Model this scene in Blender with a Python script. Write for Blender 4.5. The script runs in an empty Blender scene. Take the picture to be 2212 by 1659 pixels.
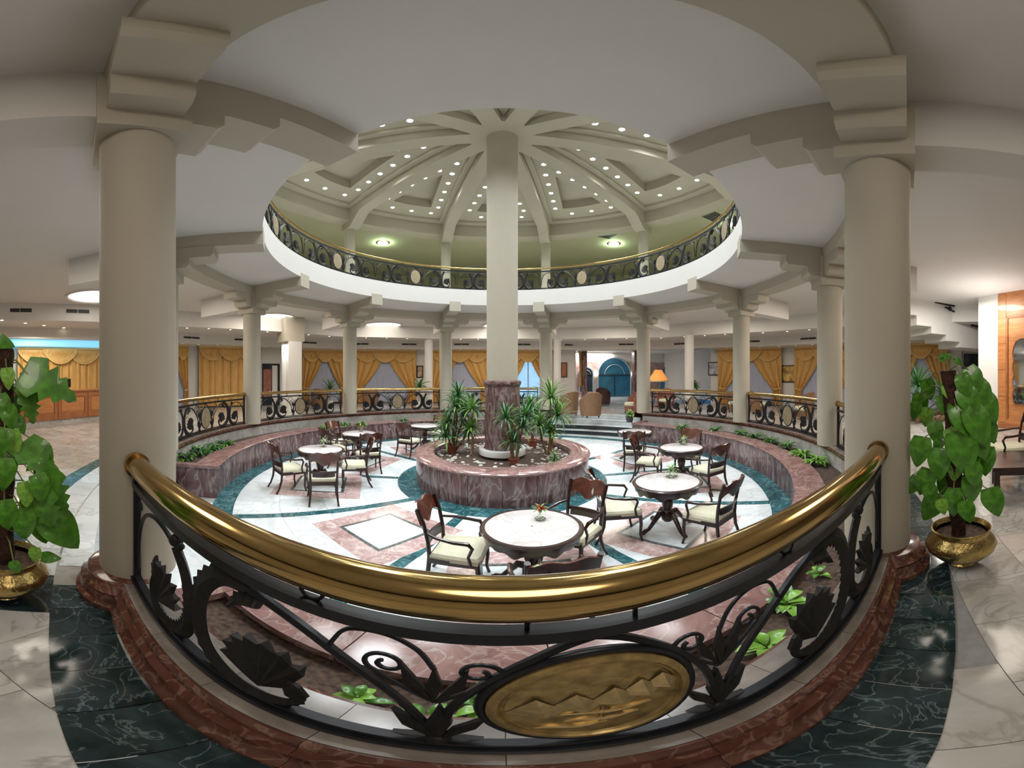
import bpy, math, random
from math import sin, cos, pi, radians as RAD, atan2, hypot, tan, sqrt
from mathutils import Vector, Matrix
R = random.Random(7)
SC = bpy.context.scene
COL = SC.collection
# ---------------------------------------------------------------- camera (a stitched cylindrical panorama)
F, PX0, PY0, CY, EZ = 724.0, 1085.0, 812.0, -7.21, 1.55
cd = bpy.data.cameras.new('camera'); cam = bpy.data.objects.new('camera', cd); COL.objects.link(cam)
cd.type = 'PANO'; cd.panorama_type = 'EQUIRECTANGULAR'
cd.longitude_min = (0 - PX0) / F; cd.longitude_max = (2212 - PX0) / F
cd.latitude_min = -(1659 - PY0) / F; cd.latitude_max = PY0 / F
cd.clip_start = 0.02; cd.clip_end = 200
cam.location = (0, CY, EZ); cam.rotation_euler = (pi / 2, 0, 0)
SC.camera = cam
# ---------------------------------------------------------------- world (dusk outside), exposure
w = bpy.data.worlds.new('dusk'); SC.world = w; w.use_nodes = True
w.node_tree.nodes['Background'].inputs[0].default_value = (0.06, 0.16, 0.30, 1)
w.node_tree.nodes['Background'].inputs[1].default_value = 0.5
SC.view_settings.view_transform = 'Standard'; SC.view_settings.look = 'None'
SC.view_settings.exposure = 0.0; SC.view_settings.gamma = 1.0
SC.view_settings.use_curve_mapping = False
SC.cycles.max_bounces = 7; SC.cycles.diffuse_bounces = 4; SC.cycles.glossy_bounces = 3
SC.cycles.use_adaptive_sampling = True; SC.cycles.adaptive_threshold = .03
SC.cycles.caustics_reflective = False; SC.cycles.caustics_refractive = False
SC.cycles.sample_clamp_indirect = 6.0
SC.cycles.use_denoising = True

def area(name, loc, size, power, color=(1, .93, .82), rot=(0, 0, 0), shape='DISK', spread=pi):
    l = bpy.data.lights.new(name, 'AREA'); l.shape = shape; l.size = size; l.energy = power; l.color = color; l.spread = spread
    o = bpy.data.objects.new(name, l); COL.objects.link(o); o.location = loc; o.rotation_euler = rot
    return o
COLA = [-17.35, 20.5, 57.2, 92.6, 128.9, 164.3, -159.6, -124.8, -88.3, -52.6]     # columns round the well, degrees from the camera side
SECT = [1.6, 38.9, 74.9, 110.7, 146.6, -177.6, -142.2, -106.5, -70.4, -35.0]
def PA(r, a, z=0.0):
    a = RAD(a); return Vector((r * sin(a), -r * cos(a), z))
for k, a in enumerate(SECT):
    area('dome_light', PA(3.4, a, 7.93), 1.3, 84, (.90, .96, 1), spread=RAD(125))
    area('dome_light', PA(5.2, a, 7.93), .9, 26, (.92, .97, 1), spread=RAD(125))
for a in SECT:
    area('aisle_light', PA(8.2, a, 3.98), 1.8, 52 if abs(a) < 20 else (68 if abs(a) < 45 else 105), (1, .89, .76))
for k in range(8):
    area('gallery_light', PA(8.0, k * 45 + 10, 7.3), .5, 38, (.97, 1, .72))
area('stair_light', (9.0, -5.2, 3.9), 1.0, 120, (1, .96, .90))
area('stair_ceiling_fill', (9.0, -6.1, 2.7), 1.6, 26, (1, .96, .92), rot=(pi, 0, 0))  # unseen upward fill, added to brighten the ceiling by the stair; no fixture
area('entrance_light', (6.5, 16.2, 3.2), 3.0, 260, (1, .93, .86))
area('counter_light', (-11.9, -5.0, 3.1), 1.4, 95, (1, .95, .80))

# ---------------------------------------------------------------- pixel helpers (a pixel ray met with a height, a radius or a distance)
def ray(x):
    th = (x - PX0) / F; return sin(th), cos(th)
def at(x, y, z):
    s, c = ray(x); d = (z - EZ) / tan((PY0 - y) / F); return Vector((d * s, CY + d * c, z))
def atd(x, y, d):
    s, c = ray(x); return Vector((d * s, CY + d * c, EZ + d * tan((PY0 - y) / F)))
def zd(y, d): return EZ + d * tan((PY0 - y) / F)

# ---------------------------------------------------------------- mesh builder
class MB:
    def __init__(s): s.v = []; s.f = []; s.m = []
    def add(s, vs, fs, mi=0):
        b = len(s.v); s.v += [tuple(p) for p in vs]; s.f += [tuple(i + b for i in f) for f in fs]; s.m += [mi] * len(fs); return s
    def box(s, x0, x1, y0, y1, z0, z1, M=None, mi=0):
        vs = [Vector(p) for p in ((x0,y0,z0),(x1,y0,z0),(x1,y1,z0),(x0,y1,z0),(x0,y0,z1),(x1,y0,z1),(x1,y1,z1),(x0,y1,z1))]
        if M is not None: vs = [M @ p for p in vs]
        return s.add(vs, [(0,3,2,1),(4,5,6,7),(0,1,5,4),(1,2,6,5),(2,3,7,6),(3,0,4,7)], mi)
    def prism(s, poly, z0, z1, fn=None, mi=0):
        n = len(poly); fn = fn or (lambda a, b, c: (a, b, c))
        vs = [fn(p[0], p[1], z0) for p in poly] + [fn(p[0], p[1], z1) for p in poly]
        return s.add(vs, [tuple(range(n))[::-1], tuple(range(n, 2 * n))] + [(i, (i + 1) % n, n + (i + 1) % n, n + i) for i in range(n)], mi)
    def rev(s, prof, a0=0, a1=360, n=32, c=(0, 0, 0), closed=False, M=None, mi=0):
        full = abs(a1 - a0) >= 359.9; k = len(prof); m = n if full else n + 1; vs = []
        for i in range(m):
            a = RAD(a0 + (a1 - a0) * i / n)
            for r, z in prof:
                p = Vector((c[0] + r * sin(a), c[1] - r * cos(a), c[2] + z)); vs.append(M @ p if M is not None else p)
        fs = []; kk = k if closed else k - 1
        for i in range(n):
            j = (i + 1) % m if full else i + 1
            for q in range(kk): fs.append((i * k + q, j * k + q, j * k + (q + 1) % k, i * k + (q + 1) % k))
        if closed and not full: fs += [tuple(range(k)), tuple(range((m - 1) * k, m * k))[::-1]]
        return s.add(vs, fs, mi)
    def arc(s, r0, r1, z0, z1, a0, a1, n=None, c=(0, 0, 0), mi=0):
        n = n or max(1, int(abs(a1 - a0) / 3)); return s.rev([(r0, z0), (r1, z0), (r1, z1), (r0, z1)], a0, a1, n, c, True, mi=mi)
    def disc(s, c, r, n=16, up=True, mi=0):
        vs = [(c[0] + r * cos(2 * pi * i / n), c[1] + r * sin(2 * pi * i / n), c[2]) for i in range(n)]
        return s.add(vs, [tuple(range(n)) if up else tuple(range(n))[::-1]], mi)
    def tube(s, pts, r, seg=8, closed=False, cap=True, mi=0, flat=1.0):
        pts = [Vector(p) for p in pts]; n = len(pts); rr = r if hasattr(r, '__len__') else [r] * n
        rings = []; up = Vector((0, 0, 1)); prev = None
        for i in range(n):
            t = (pts[(i + 1) % n] - pts[i - 1]) if (closed or 0 < i < n - 1) else (pts[1] - pts[0] if i == 0 else pts[-1] - pts[-2])
            if t.length < 1e-9: t = Vector((0, 0, 1))
            t.normalize()
            if prev is None:
                a = t.cross(up); a = a if a.length > 1e-3 else t.cross(Vector((1, 0, 0)))
            else:
                a = prev - t * prev.dot(t)
                if a.length < 1e-4: a = t.cross(up)
            a.normalize(); prev = a; b = t.cross(a)
            rings.append([pts[i] + (a * cos(2 * pi * q / seg) + b * sin(2 * pi * q / seg) * flat) * rr[i] for q in range(seg)])
        vs = [p for g in rings for p in g]; fs = []
        for i in range(n if closed else n - 1):
            j = (i + 1) % n
            for q in range(seg): fs.append((i * seg + q, i * seg + (q + 1) % seg, j * seg + (q + 1) % seg, j * seg + q))
        if cap and not closed: fs += [tuple(range(seg))[::-1], tuple(range((n - 1) * seg, n * seg))]
        return s.add(vs, fs, mi)
    def ball(s, c, r, n=10, k=6, sz=1.0, mi=0):
        return s.rev([(max(1e-4, r * sin(pi * i / k)), -r * sz * cos(pi * i / k)) for i in range(k + 1)], 0, 360, n, c, mi=mi)
    def build(s, name, mat, parent=None, smooth=35, tr=None):
        me = bpy.data.meshes.new(name); me.from_pydata(s.v, [], s.f)
        mats = mat if isinstance(mat, (list, tuple)) else [mat]
        for m in mats: me.materials.append(m)
        if len(mats) > 1: me.polygons.foreach_set('material_index', s.m)
        me.polygons.foreach_set('use_smooth', [True] * len(me.polygons)); me.update()
        me.set_sharp_from_angle(angle=RAD(smooth))
        o = bpy.data.objects.new(name, me); COL.objects.link(o)
        if parent: o.parent = parent
        return o
def tag(o, label=None, cat=None, group=None, kind=None):
    if label: o['label'] = label
    if cat: o['category'] = cat
    if group: o['group'] = group
    if kind: o['kind'] = kind
    return o
def empty(name, loc=(0, 0, 0), rz=0, label=None, cat=None, group=None, kind=None):
    o = bpy.data.objects.new(name, None); COL.objects.link(o); o.location = loc; o.rotation_euler = (0, 0, rz); o.empty_display_size = .1
    return tag(o, label, cat, group, kind)
def kids(o): return KIDS.get(o.name, None) or [c for c in list(o.children)]
KIDS = {}
def copy_tree(o, parent=None):
    c = o.copy(); COL.objects.link(c); c.parent = parent
    for ch in list(o.children): copy_tree(ch, c)
    return c
def place(o, loc, rz=0, label=None, group=None):
    o.location = loc; o.rotation_euler = (0, 0, rz)
    if label: o['label'] = label
    if group: o['group'] = group
    return o
def inst(src, name, loc, rz=0, parent=None, rot=None, scale=None):
    c = bpy.data.objects.new(name, src.data); COL.objects.link(c); c.location = loc
    c.rotation_euler = rot if rot is not None else (0, 0, rz); c.parent = parent
    if scale: c.scale = scale
    return c

# ---------------------------------------------------------------- materials
def newmat(name):
    m = bpy.data.materials.new(name); m.use_nodes = True; nt = m.node_tree
    return m, nt, nt.nodes['Principled BSDF']
def simple(name, col, rough=.5, metal=0.0, var=.12, scale=6.0, bump=0.0, coat=0.0, emit=None, es=0.0, trans=0.0, stretch=(1, 1, 1), spec=.5):
    m, nt, b = newmat(name); N = nt.nodes; L = nt.links
    tc = N.new('ShaderNodeTexCoord'); mp = N.new('ShaderNodeMapping'); mp.inputs['Scale'].default_value = stretch
    L.new(tc.outputs['Object'], mp.inputs[0])
    no = N.new('ShaderNodeTexNoise'); no.inputs['Scale'].default_value = scale; no.inputs['Detail'].default_value = 4; L.new(mp.outputs[0], no.inputs[0])
    cr = N.new('ShaderNodeValToRGB'); L.new(no.outputs[0], cr.inputs[0])
    cr.color_ramp.elements[0].position = .3; cr.color_ramp.elements[1].position = .7
    cr.color_ramp.elements[0].color = tuple(c * (1 - var) for c in col) + (1,); cr.color_ramp.elements[1].color = tuple(min(1, c * (1 + var)) for c in col) + (1,)
    L.new(cr.outputs[0], b.inputs['Base Color'])
    b.inputs['Roughness'].default_value = rough; b.inputs['Metallic'].default_value = metal; b.inputs['Coat Weight'].default_value = coat
    b.inputs['Transmission Weight'].default_value = trans; b.inputs['Specular IOR Level'].default_value = spec
    if emit: b.inputs['Emission Color'].default_value = tuple(emit) + (1,); b.inputs['Emission Strength'].default_value = es
    if bump:
        bp = N.new('ShaderNodeBump'); bp.inputs['Strength'].default_value = bump; bp.inputs['Distance'].default_value = .01
        L.new(no.outputs[0], bp.inputs['Height']); L.new(bp.outputs[0], b.inputs['Normal'])
    return m
def marble(name, c0, c1, vein, scale=1.6, vs=3.0, vw=.035, rough=.12, stretch=(1, 1, 1), isl=.18, blotch=None):
    m, nt, b = newmat(name); N = nt.nodes; L = nt.links
    geo = N.new('ShaderNodeNewGeometry'); mp = N.new('ShaderNodeMapping'); mp.inputs['Scale'].default_value = stretch
    off = N.new('ShaderNodeVectorMath'); off.operation = 'MULTIPLY_ADD'
    comb = N.new('ShaderNodeCombineXYZ'); oi = N.new('ShaderNodeObjectInfo'); ad = N.new('ShaderNodeMath'); ad.operation = 'ADD'
    L.new(geo.outputs['Random Per Island'], ad.inputs[0]); L.new(oi.outputs['Random'], ad.inputs[1])
    for i in range(3): L.new(ad.outputs[0], comb.inputs[i])
    L.new(comb.outputs[0], off.inputs[0]); off.inputs[1].default_value = (37, 23, 11); L.new(geo.outputs['Position'], mp.inputs[0]); L.new(mp.outputs[0], off.inputs[2])
    n1 = N.new('ShaderNodeTexNoise'); n1.inputs['Scale'].default_value = scale; n1.inputs['Detail'].default_value = 6; n1.inputs['Roughness'].default_value = .6; n1.inputs['Distortion'].default_value = .6
    L.new(off.outputs[0], n1.inputs[0])
    cr = N.new('ShaderNodeValToRGB'); cr.color_ramp.elements[0].position = .35; cr.color_ramp.elements[1].position = .65
    cr.color_ramp.elements[0].color = c0 + (1,); cr.color_ramp.elements[1].color = c1 + (1,)
    L.new(n1.outputs[0], cr.inputs[0])
    n2 = N.new('ShaderNodeTexNoise'); n2.inputs['Scale'].default_value = vs; n2.inputs['Detail'].default_value = 5; n2.inputs['Distortion'].default_value = 1.6
    L.new(off.outputs[0], n2.inputs[0])
    sb = N.new('ShaderNodeMath'); sb.operation = 'SUBTRACT'; sb.inputs[1].default_value = .5; L.new(n2.outputs[0], sb.inputs[0])
    ab = N.new('ShaderNodeMath'); ab.operation = 'ABSOLUTE'; L.new(sb.outputs[0], ab.inputs[0])
    mr = N.new('ShaderNodeMapRange'); mr.inputs[1].default_value = 0; mr.inputs[2].default_value = vw; mr.inputs[3].default_value = 1; mr.inputs[4].default_value = 0; L.new(ab.outputs[0], mr.inputs[0])
    mu = N.new('ShaderNodeMath'); mu.operation = 'MULTIPLY'; L.new(mr.outputs[0], mu.inputs[0]); L.new(n1.outputs[0], mu.inputs[1])
    mx = N.new('ShaderNodeMix'); mx.data_type = 'RGBA'; L.new(mu.outputs[0], mx.inputs[0]); L.new(cr.outputs[0], mx.inputs[6]); mx.inputs[7].default_value = vein + (1,)
    hs = N.new('ShaderNodeHueSaturation'); L.new(mx.outputs[2], hs.inputs['Color'])
    m2 = N.new('ShaderNodeMapRange'); m2.inputs[2].default_value = 2.0; m2.inputs[3].default_value = 1 - isl; m2.inputs[4].default_value = 1 + isl; L.new(ad.outputs[0], m2.inputs[0]); L.new(m2.outputs[0], hs.inputs['Value'])
    L.new(hs.outputs[0], b.inputs['Base Color']); b.inputs['Roughness'].default_value = rough
    return m
M = {}
M['plaster'] = simple('cream_plaster', (.47, .43, .35), .75, var=.03, scale=1.5, bump=.03)
M['plaster_white'] = simple('white_plaster', (.70, .68, .65), .8, var=.02, scale=1.2)
M['dome'] = simple('dome_plaster', (.50, .47, .37), .8, var=.03, scale=1.2)
M['gallery'] = simple('gallery_plaster', (.46, .45, .30), .8, var=.03, scale=1.0)
M['white_marble'] = marble('white_marble', (.54, .58, .60), (.74, .79, .81), (.40, .43, .46), 1.1, 1.7, .03, .13, isl=.06)
M['grey_marble'] = marble('grey_marble', (.40, .38, .35), (.62, .61, .59), (.25, .22, .19), 1.3, 2.2, .04, .12, isl=.10)
M['green_marble'] = marble('green_marble', (.008, .016, .018), (.028, .050, .056), (.20, .27, .28), 4.5, 5.0, .022, .10, isl=.25)
M['green_pit'] = marble('green_pit_marble', (.008, .05, .06), (.03, .13, .15), (.25, .42, .45), 3.0, 4.0, .03, .14, isl=.12)
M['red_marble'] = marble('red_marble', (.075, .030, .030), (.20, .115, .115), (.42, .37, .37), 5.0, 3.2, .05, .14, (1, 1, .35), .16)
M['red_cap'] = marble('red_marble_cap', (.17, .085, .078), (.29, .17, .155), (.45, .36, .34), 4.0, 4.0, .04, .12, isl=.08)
M['brown_marble'] = marble('brown_marble', (.070, .026, .018), (.15, .060, .045), (.32, .20, .15), 5.0, 5.0, .04, .13, isl=.08)
M['kerb_top'] = marble('kerb_top_marble', (.19, .165, .145), (.30, .265, .24), (.22, .18, .15), 4.0, 4.0, .03, .16, isl=.08)
M['pink_marble'] = marble('pink_marble', (.33, .20, .19), (.52, .39, .38), (.75, .66, .64), 3.0, 4.0, .05, .14, isl=.10)
M['dark_mosaic'] = marble('dark_mosaic', (.03, .05, .05), (.10, .12, .12), (.3, .3, .3), 8.0, 9.0, .03, .2, isl=.3)
M['black_stone'] = simple('black_stone', (.015, .02, .025), .2, var=.3, scale=8)
M['grout'] = simple('grout', (.30, .30, .29), .8, var=.1, scale=20)
M['brass'] = simple('polished_brass', (.52, .355, .14), .13, 1.0, var=.10, scale=5, bump=.02)
M['brass_med'] = simple('cast_brass', (.46, .33, .14), .42, .75, var=.35, scale=22, bump=.35)
M['brass_relief'] = simple('raised_brass', (.72, .54, .27), .32, .8, var=.2, scale=30, bump=.2)
M['medallion_tan'] = simple('tan_metal_disc', (.34, .27, .17), .5, .2, var=.3, scale=25, bump=.2)
M['brass_pot'] = simple('hammered_brass', (.56, .42, .17), .22, 1.0, var=.2, scale=38, bump=.5)
M['iron'] = simple('wrought_iron', (.010, .011, .015), .36, .0, var=.3, scale=20, spec=.35)
M['iron_leaf'] = simple('cast_iron_leaf', (.014, .013, .013), .5, .0, var=.3, scale=30, bump=.3, spec=.3)
M['wood_dark'] = simple('dark_mahogany', (.028, .010, .008), .30, var=.5, scale=14, coat=.2, stretch=(1, 1, 4))
M['wood_red'] = simple('red_mahogany', (.095, .026, .014), .25, var=.4, scale=12, coat=.5)
M['wood_orange'] = simple('orange_cherry_wood', (.50, .20, .065), .35, var=.2, scale=3, coat=.2, stretch=(1, 1, 6))
M['wood_trim'] = simple('dark_cherry_wood', (.36, .13, .045), .35, var=.2, scale=4, coat=.2)
M['cushion'] = simple('cream_upholstery', (.60, .58, .44), .85, var=.06, scale=18, bump=.1)
M['wicker'] = simple('brown_wicker', (.22, .12, .06), .7, var=.5, scale=60, bump=.5)
M['gold'] = simple('gold_drapery', (.62, .36, .11), .55, var=.14, scale=5, stretch=(4, 4, .5))
M['gold_trim'] = simple('pale_gold_fringe', (.72, .50, .22), .6, var=.1)
M['sheer'] = simple('sheer_curtain', (.42, .45, .58), .8, var=.14, scale=5, stretch=(9, 9, .2))
M['pane_blue'] = simple('dusk_window_glass', (.02, .06, .09), .06, var=.5, scale=1.2, emit=(.02, .11, .18), es=.28)
M['pane_dark'] = simple('dark_glass', (.02, .03, .04), .08, var=.3, scale=2)
M['pane_lit'] = simple('lit_window_glass', (.3, .5, .7), .1, var=.2, scale=2, emit=(.30, .55, .85), es=.9)
M['frame_grey'] = simple('grey_metal_frame', (.28, .34, .38), .4, .3, var=.1)
M['cove_blue'] = simple('blue_cove_light', (.3, .6, .8), .5, var=.25, scale=.7, emit=(.16, .50, .80), es=1.1)
M['lamp_white'] = simple('lamp_glow', (1, 1, 1), .5, var=0, emit=(1, .97, .9), es=14)
M['lamp_tray'] = simple('lit_ceiling_tray', (1, 1, 1), .5, var=0, emit=(1, .95, .86), es=2.2)
M['lamp_warm'] = simple('warm_lamp_glow', (1, .9, .7), .5, var=0, emit=(1, .85, .6), es=7)
M['lamp_green'] = simple('greenish_lamp_glow', (.9, 1, .8), .5, var=0, emit=(.75, 1, .72), es=5)
M['shade'] = simple('orange_lampshade', (.8, .32, .08), .7, var=.1, emit=(1, .34, .07), es=.55)
M['steel'] = simple('dark_vent', (.03, .03, .03), .5, var=.2)
M['vent_grey'] = simple('grey_vent', (.16, .16, .13), .6, var=.2)
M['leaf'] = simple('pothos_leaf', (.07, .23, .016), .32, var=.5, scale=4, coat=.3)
M['leaf_lit'] = simple('lit_leaf', (.20, .42, .05), .35, var=.4, scale=5, coat=.2)  # lit variant of the leaf, its light put into a brighter green
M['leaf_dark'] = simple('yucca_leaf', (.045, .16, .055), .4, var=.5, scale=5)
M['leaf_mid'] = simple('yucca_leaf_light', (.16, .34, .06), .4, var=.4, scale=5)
M['stem'] = simple('green_stem', (.16, .20, .06), .6, var=.3, scale=10)
M['bark'] = simple('bark', (.24, .15, .085), .9, var=.4, scale=16, bump=.6)
M['moss'] = simple('coir_moss_pole', (.045, .018, .010), .95, var=.8, scale=30, bump=1.0)
M['soil'] = simple('soil', (.085, .055, .04), .95, var=.6, scale=28, bump=1.0)
M['pebble'] = simple('pebble', (.50, .48, .44), .7, var=.5, scale=3)
M['terracotta'] = simple('terracotta', (.28, .08, .05), .7, var=.2, scale=8)
M['ceramic'] = simple('white_ceramic', (.80, .82, .80), .2, var=.04)
M['flower_red'] = simple('red_petals', (.55, .06, .05), .6, var=.4, scale=30)
M['flower_white'] = simple('white_petals', (.8, .8, .7), .6, var=.1)
M['screen'] = simple('black_screen', (.01, .01, .012), .2, var=.1)
M['paint_a'] = simple('painting_sunset', (.55, .34, .10), .5, var=.9, scale=3)
M['paint_b'] = simple('painting_grey', (.40, .42, .46), .5, var=.7, scale=4)
M['paint_c'] = simple('painting_tan', (.42, .30, .18), .5, var=.6, scale=4)
M['fabric_red'] = simple('patterned_red_fabric', (.30, .12, .09), .8, var=.6, scale=25)
gm, gnt, gb = newmat('clear_glass'); gb.inputs['Transmission Weight'].default_value = .95; gb.inputs['Roughness'].default_value = .03; gb.inputs['Base Color'].default_value = (.9, .97, .97, 1); M['glass'] = gm
gm, gnt, gb = newmat('mirror_glass'); gb.inputs['Metallic'].default_value = 1; gb.inputs['Roughness'].default_value = .05; gb.inputs['Base Color'].default_value = (.6, .65, .68, 1); M['mirror'] = gm

# ================================================================ SETTING
ZP = -.70          # floor of the sunken court
GAPS = [(-52.6, -17.35), (128.9, 164.3)]                            # the two bays with steps
BAYS = [(-17.35, 20.5), (20.5, 57.2), (57.2, 92.6), (92.6, 128.9), (164.3, 200.4), (200.4, 235.2), (235.2, 271.7), (271.7, 307.4)]
WALL = [(-13.9, -13), (-13.9, -3.6), (-13.0, 3.6), (-9.6, 9.6), (-4.5, 11.6), (0, 12.0), (4.5, 12.0), (9.5, 9.6), (12.9, 5.0), (14.2, -1.5), (15.6, -7.2), (12.5, -13)]
SOF1 = [(-11.4, -13), (-11.3, -6), (-10.5, 0.2), (-7.4, 7.2), (-3.5, 9.5), (0, 9.8), (3.5, 9.7), (7.6, 7.4), (10.3, 2.6), (11.2, -2.2), (11.6, -7), (10.5, -13)]
SOF2 = [(-12.9, -13), (-12.9, -4), (-11.9, 2.6), (-8.7, 8.6), (-4.1, 10.7), (0, 11.1), (4.1, 11.0), (8.7, 8.8), (11.8, 4.2), (12.8, -1.6), (13.2, -7), (11.6, -13)]
def prad(poly, a):
    dx, dy = sin(RAD(a)), -cos(RAD(a)); best = 40
    for i in range(len(poly)):
        (x1, y1), (x2, y2) = poly[i], poly[(i + 1) % len(poly)]
        ex, ey = x2 - x1, y2 - y1; den = dx * ey - dy * ex
        if abs(den) < 1e-9: continue
        t = (x1 * ey - y1 * ex) / den; u = (x1 * dy - y1 * dx) / den
        if t > 0 and -1e-6 <= u <= 1 + 1e-6: best = min(best, t)
    return best
def ringpoly(mb, rin, rout, z0, z1, a0=-180, a1=180, n=120):
    for i in range(n):
        a, b = a0 + (a1 - a0) * i / n, a0 + (a1 - a0) * (i + 1) / n
        q = [PA(rin(a), a), PA(rout(a), a), PA(rout(b), b), PA(rin(b), b)]
        vs = [(p.x, p.y, z0) for p in q] + [(p.x, p.y, z1) for p in q]
        mb.add(vs, [(0, 1, 2, 3), (7, 6, 5, 4), (3, 7, 4, 0)[::-1] if 0 else (0, 3, 7, 4), (1, 5, 6, 2)])
rW = lambda a: prad(WALL, a); r1f = lambda a: prad(SOF1, a); r2f = lambda a: prad(SOF2, a)
cst = lambda v: (lambda a: v)
def wallpt(px, off=0.0):
    """point on the outer wall seen at pixel column px, moved OFF metres into the room, and the wall's heading"""
    s, c = ray(px); best = None
    for i in range(len(WALL)):
        (x1, y1), (x2, y2) = WALL[i], WALL[(i + 1) % len(WALL)]
        ex, ey = x2 - x1, y2 - y1; den = s * ey - c * ex
        if abs(den) < 1e-9: continue
        t = (x1 * ey - (y1 - CY) * ex) / den; u = (x1 * c - (y1 - CY) * s) / den
        if t > 0 and -1e-6 <= u <= 1 + 1e-6 and (best is None or t < best[0]): best = (t, atan2(ey, ex))
    t, h = best; nx, ny = -sin(h), cos(h); p = Vector((t * s, CY + t * c, 0))
    if nx * p.x + ny * p.y > 0: nx, ny = -nx, -ny
    return p + Vector((nx, ny, 0)) * off, h, t
# --- outer floor
ingap = lambda a: any(g0 + 2.3 < (a if a > g0 - 90 else a + 360) < g1 - 2.3 for g0, g1 in GAPS)
fl = MB(); ringpoly(fl, lambda a: 7.02 if ingap(a) else 6.66, lambda a: rW(a) + .1, -.25, -.010); floor = fl.build('floor', M['grout']); tag(floor, kind='structure')
fe = MB(); fe.box(2.0, 12.5, 11.5, 24, -.2, -.004); fe.build('entrance_floor', M['white_marble'], floor)
# near tiles: each its own part; the rest of the floor joined
ts = .52; ang = RAD(24); tl = MB(); ntile = 0
tile_me = None
for i in range(-34, 35):
    for j in range(-34, 35):
        cx, cy = (i + .5 * (j % 2) * .6) * ts, j * ts
        x, y = cx * cos(ang) - cy * sin(ang), cx * sin(ang) + cy * cos(ang)
        r = hypot(x, y); a = math.degrees(atan2(x, -y))
        if r < 6.98 or r > rW(a) - .3: continue
        if r < 7.36 and not (x < 0 and y > -6.2): pass
        dcam = hypot(x, y - CY)
        if dcam < 4.2 and abs(x) > .5 and y > -8.4 and ntile < 120:
            if tile_me is None:
                t0 = MB(); g = .002; t0.box(-ts / 2 + g, ts / 2 - g, -ts / 2 + g, ts / 2 - g, -.012, 0); o = t0.build('tile', M['grey_marble'], floor); tile_me = o; o.location = (x, y, 0); o.rotation_euler = (0, 0, ang)
            else: inst(tile_me, 'tile', (x, y, 0), ang, floor)
            ntile += 1
        else:
            tl.box(-ts / 2 + .003, ts / 2 - .003, -ts / 2 + .003, ts / 2 - .003, -.009, -.001, Matrix.Translation((x, y, 0)) @ Matrix.Rotation(ang, 4, 'Z'))
tag(tl.build('tiles', M['grey_marble'], floor), kind='stuff')
# green bands: against the kerb and set out at the step bays
def band(r0, r1, z0, z1, a0, a1, step, mat, parent, name='tile', maxn=60, gap=.05):
    n = max(1, round((a1 - a0) / step)); st = (a1 - a0) / n
    proto = None
    for i in range(n):
        if proto is None:
            m = MB(); m.arc(r0, r1, z0, z1, gap / 2, st - gap / 2, max(1, int(st / 2))); proto = m.build(name, mat, parent); o = proto
        else: o = inst(proto, name, (0, 0, 0), 0, parent)
        o.rotation_euler = (0, 0, RAD(a0 + i * st))
for a0, a1 in [(-17.35, 57.2)]: band(6.66, 7.04, -.012, .004, a0, a1, 2.4, M['green_marble'], floor)
bb = MB()
for a0, a1 in ((57.2, 128.9), (164.3, 307.4)):
    n = int((a1 - a0) / 2.4)
    for i in range(n): bb.arc(6.66, 7.04, -.012, .004, a0 + (a1 - a0) * i / n + .03, a0 + (a1 - a0) * (i + 1) / n - .03, 1)
tag(bb.build('band_tiles', M['green_marble'], floor), kind='stuff')
band(7.36, 7.60, -.012, .004, -50, -18, 3.2, M['green_pit'], floor)
band(7.04, 7.36, -.012, .003, -50, -18, 4, M['white_marble'], floor)
g = MB()
for k in range(7): g.arc(7.04 + k * .42, 7.45 + k * .42, -.012, .0045, -18.4, -14.6, 2)
g.build('green_strip', M['green_marble'], floor)
# --- sunken floor
pit = MB(); pit.arc(1.7, 6.0, ZP - .2, ZP - .008, 0, 360, 90); pitf = pit.build('floor_sunken_court', M['grout']); tag(pitf, kind='structure')
STRIP = [-15.8, 19.3, 51.5, 85.5, 121, 156, -164, -119.5, -80, -44.5]
ss = sorted(STRIP)
wm = {}
for r0, r1 in ((2.22, 2.95), (2.95, 3.7), (3.7, 4.45), (4.45, 5.2)):
    for k in range(10):
        a0 = ss[k]; a1 = ss[(k + 1) % 10] + (360 if k == 9 else 0); n = 3 if r0 < 3 else (4 if r0 < 4 else 5)
        pad = math.degrees(.08 / ((r0 + r1) / 2))
        for q in range(n):
            s0 = a0 + pad + (a1 - a0 - 2 * pad) * q / n; s1 = a0 + pad + (a1 - a0 - 2 * pad) * (q + 1) / n
            m = MB(); m.arc(r0 + .002, r1 - .002, ZP - .015, ZP, s0 + .03, s1 - .03, 3); m.build('tile', M['white_marble'], pitf)
st_ = MB()
for k, a in enumerate(STRIP):
    for q in range(4):
        r0 = 2.22 + q * .745; m = MB(); m.box(-.078, .078, r0 + .003, r0 + .742, ZP - .014, ZP + .001, Matrix.Rotation(RAD(a + 180), 4, 'Z'))
        m.build('strip_tile', M['green_pit'], pitf)
band(5.20, 5.56, ZP - .014, ZP + .001, -180, 180, 9, M['green_pit'], pitf, 'border_tile')
band(1.80, 2.21, ZP - .014, ZP + .001, -180, 180, 18, M['green_pit'], pitf, 'border_tile')
gp = MB(); 
for a0, a1 in GAPS: gp.arc(5.56, 6.02, ZP - .014, ZP, a0 + 2, a1 - 2, 12)
gp.build('landing_slab', M['white_marble'], pitf)
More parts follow.
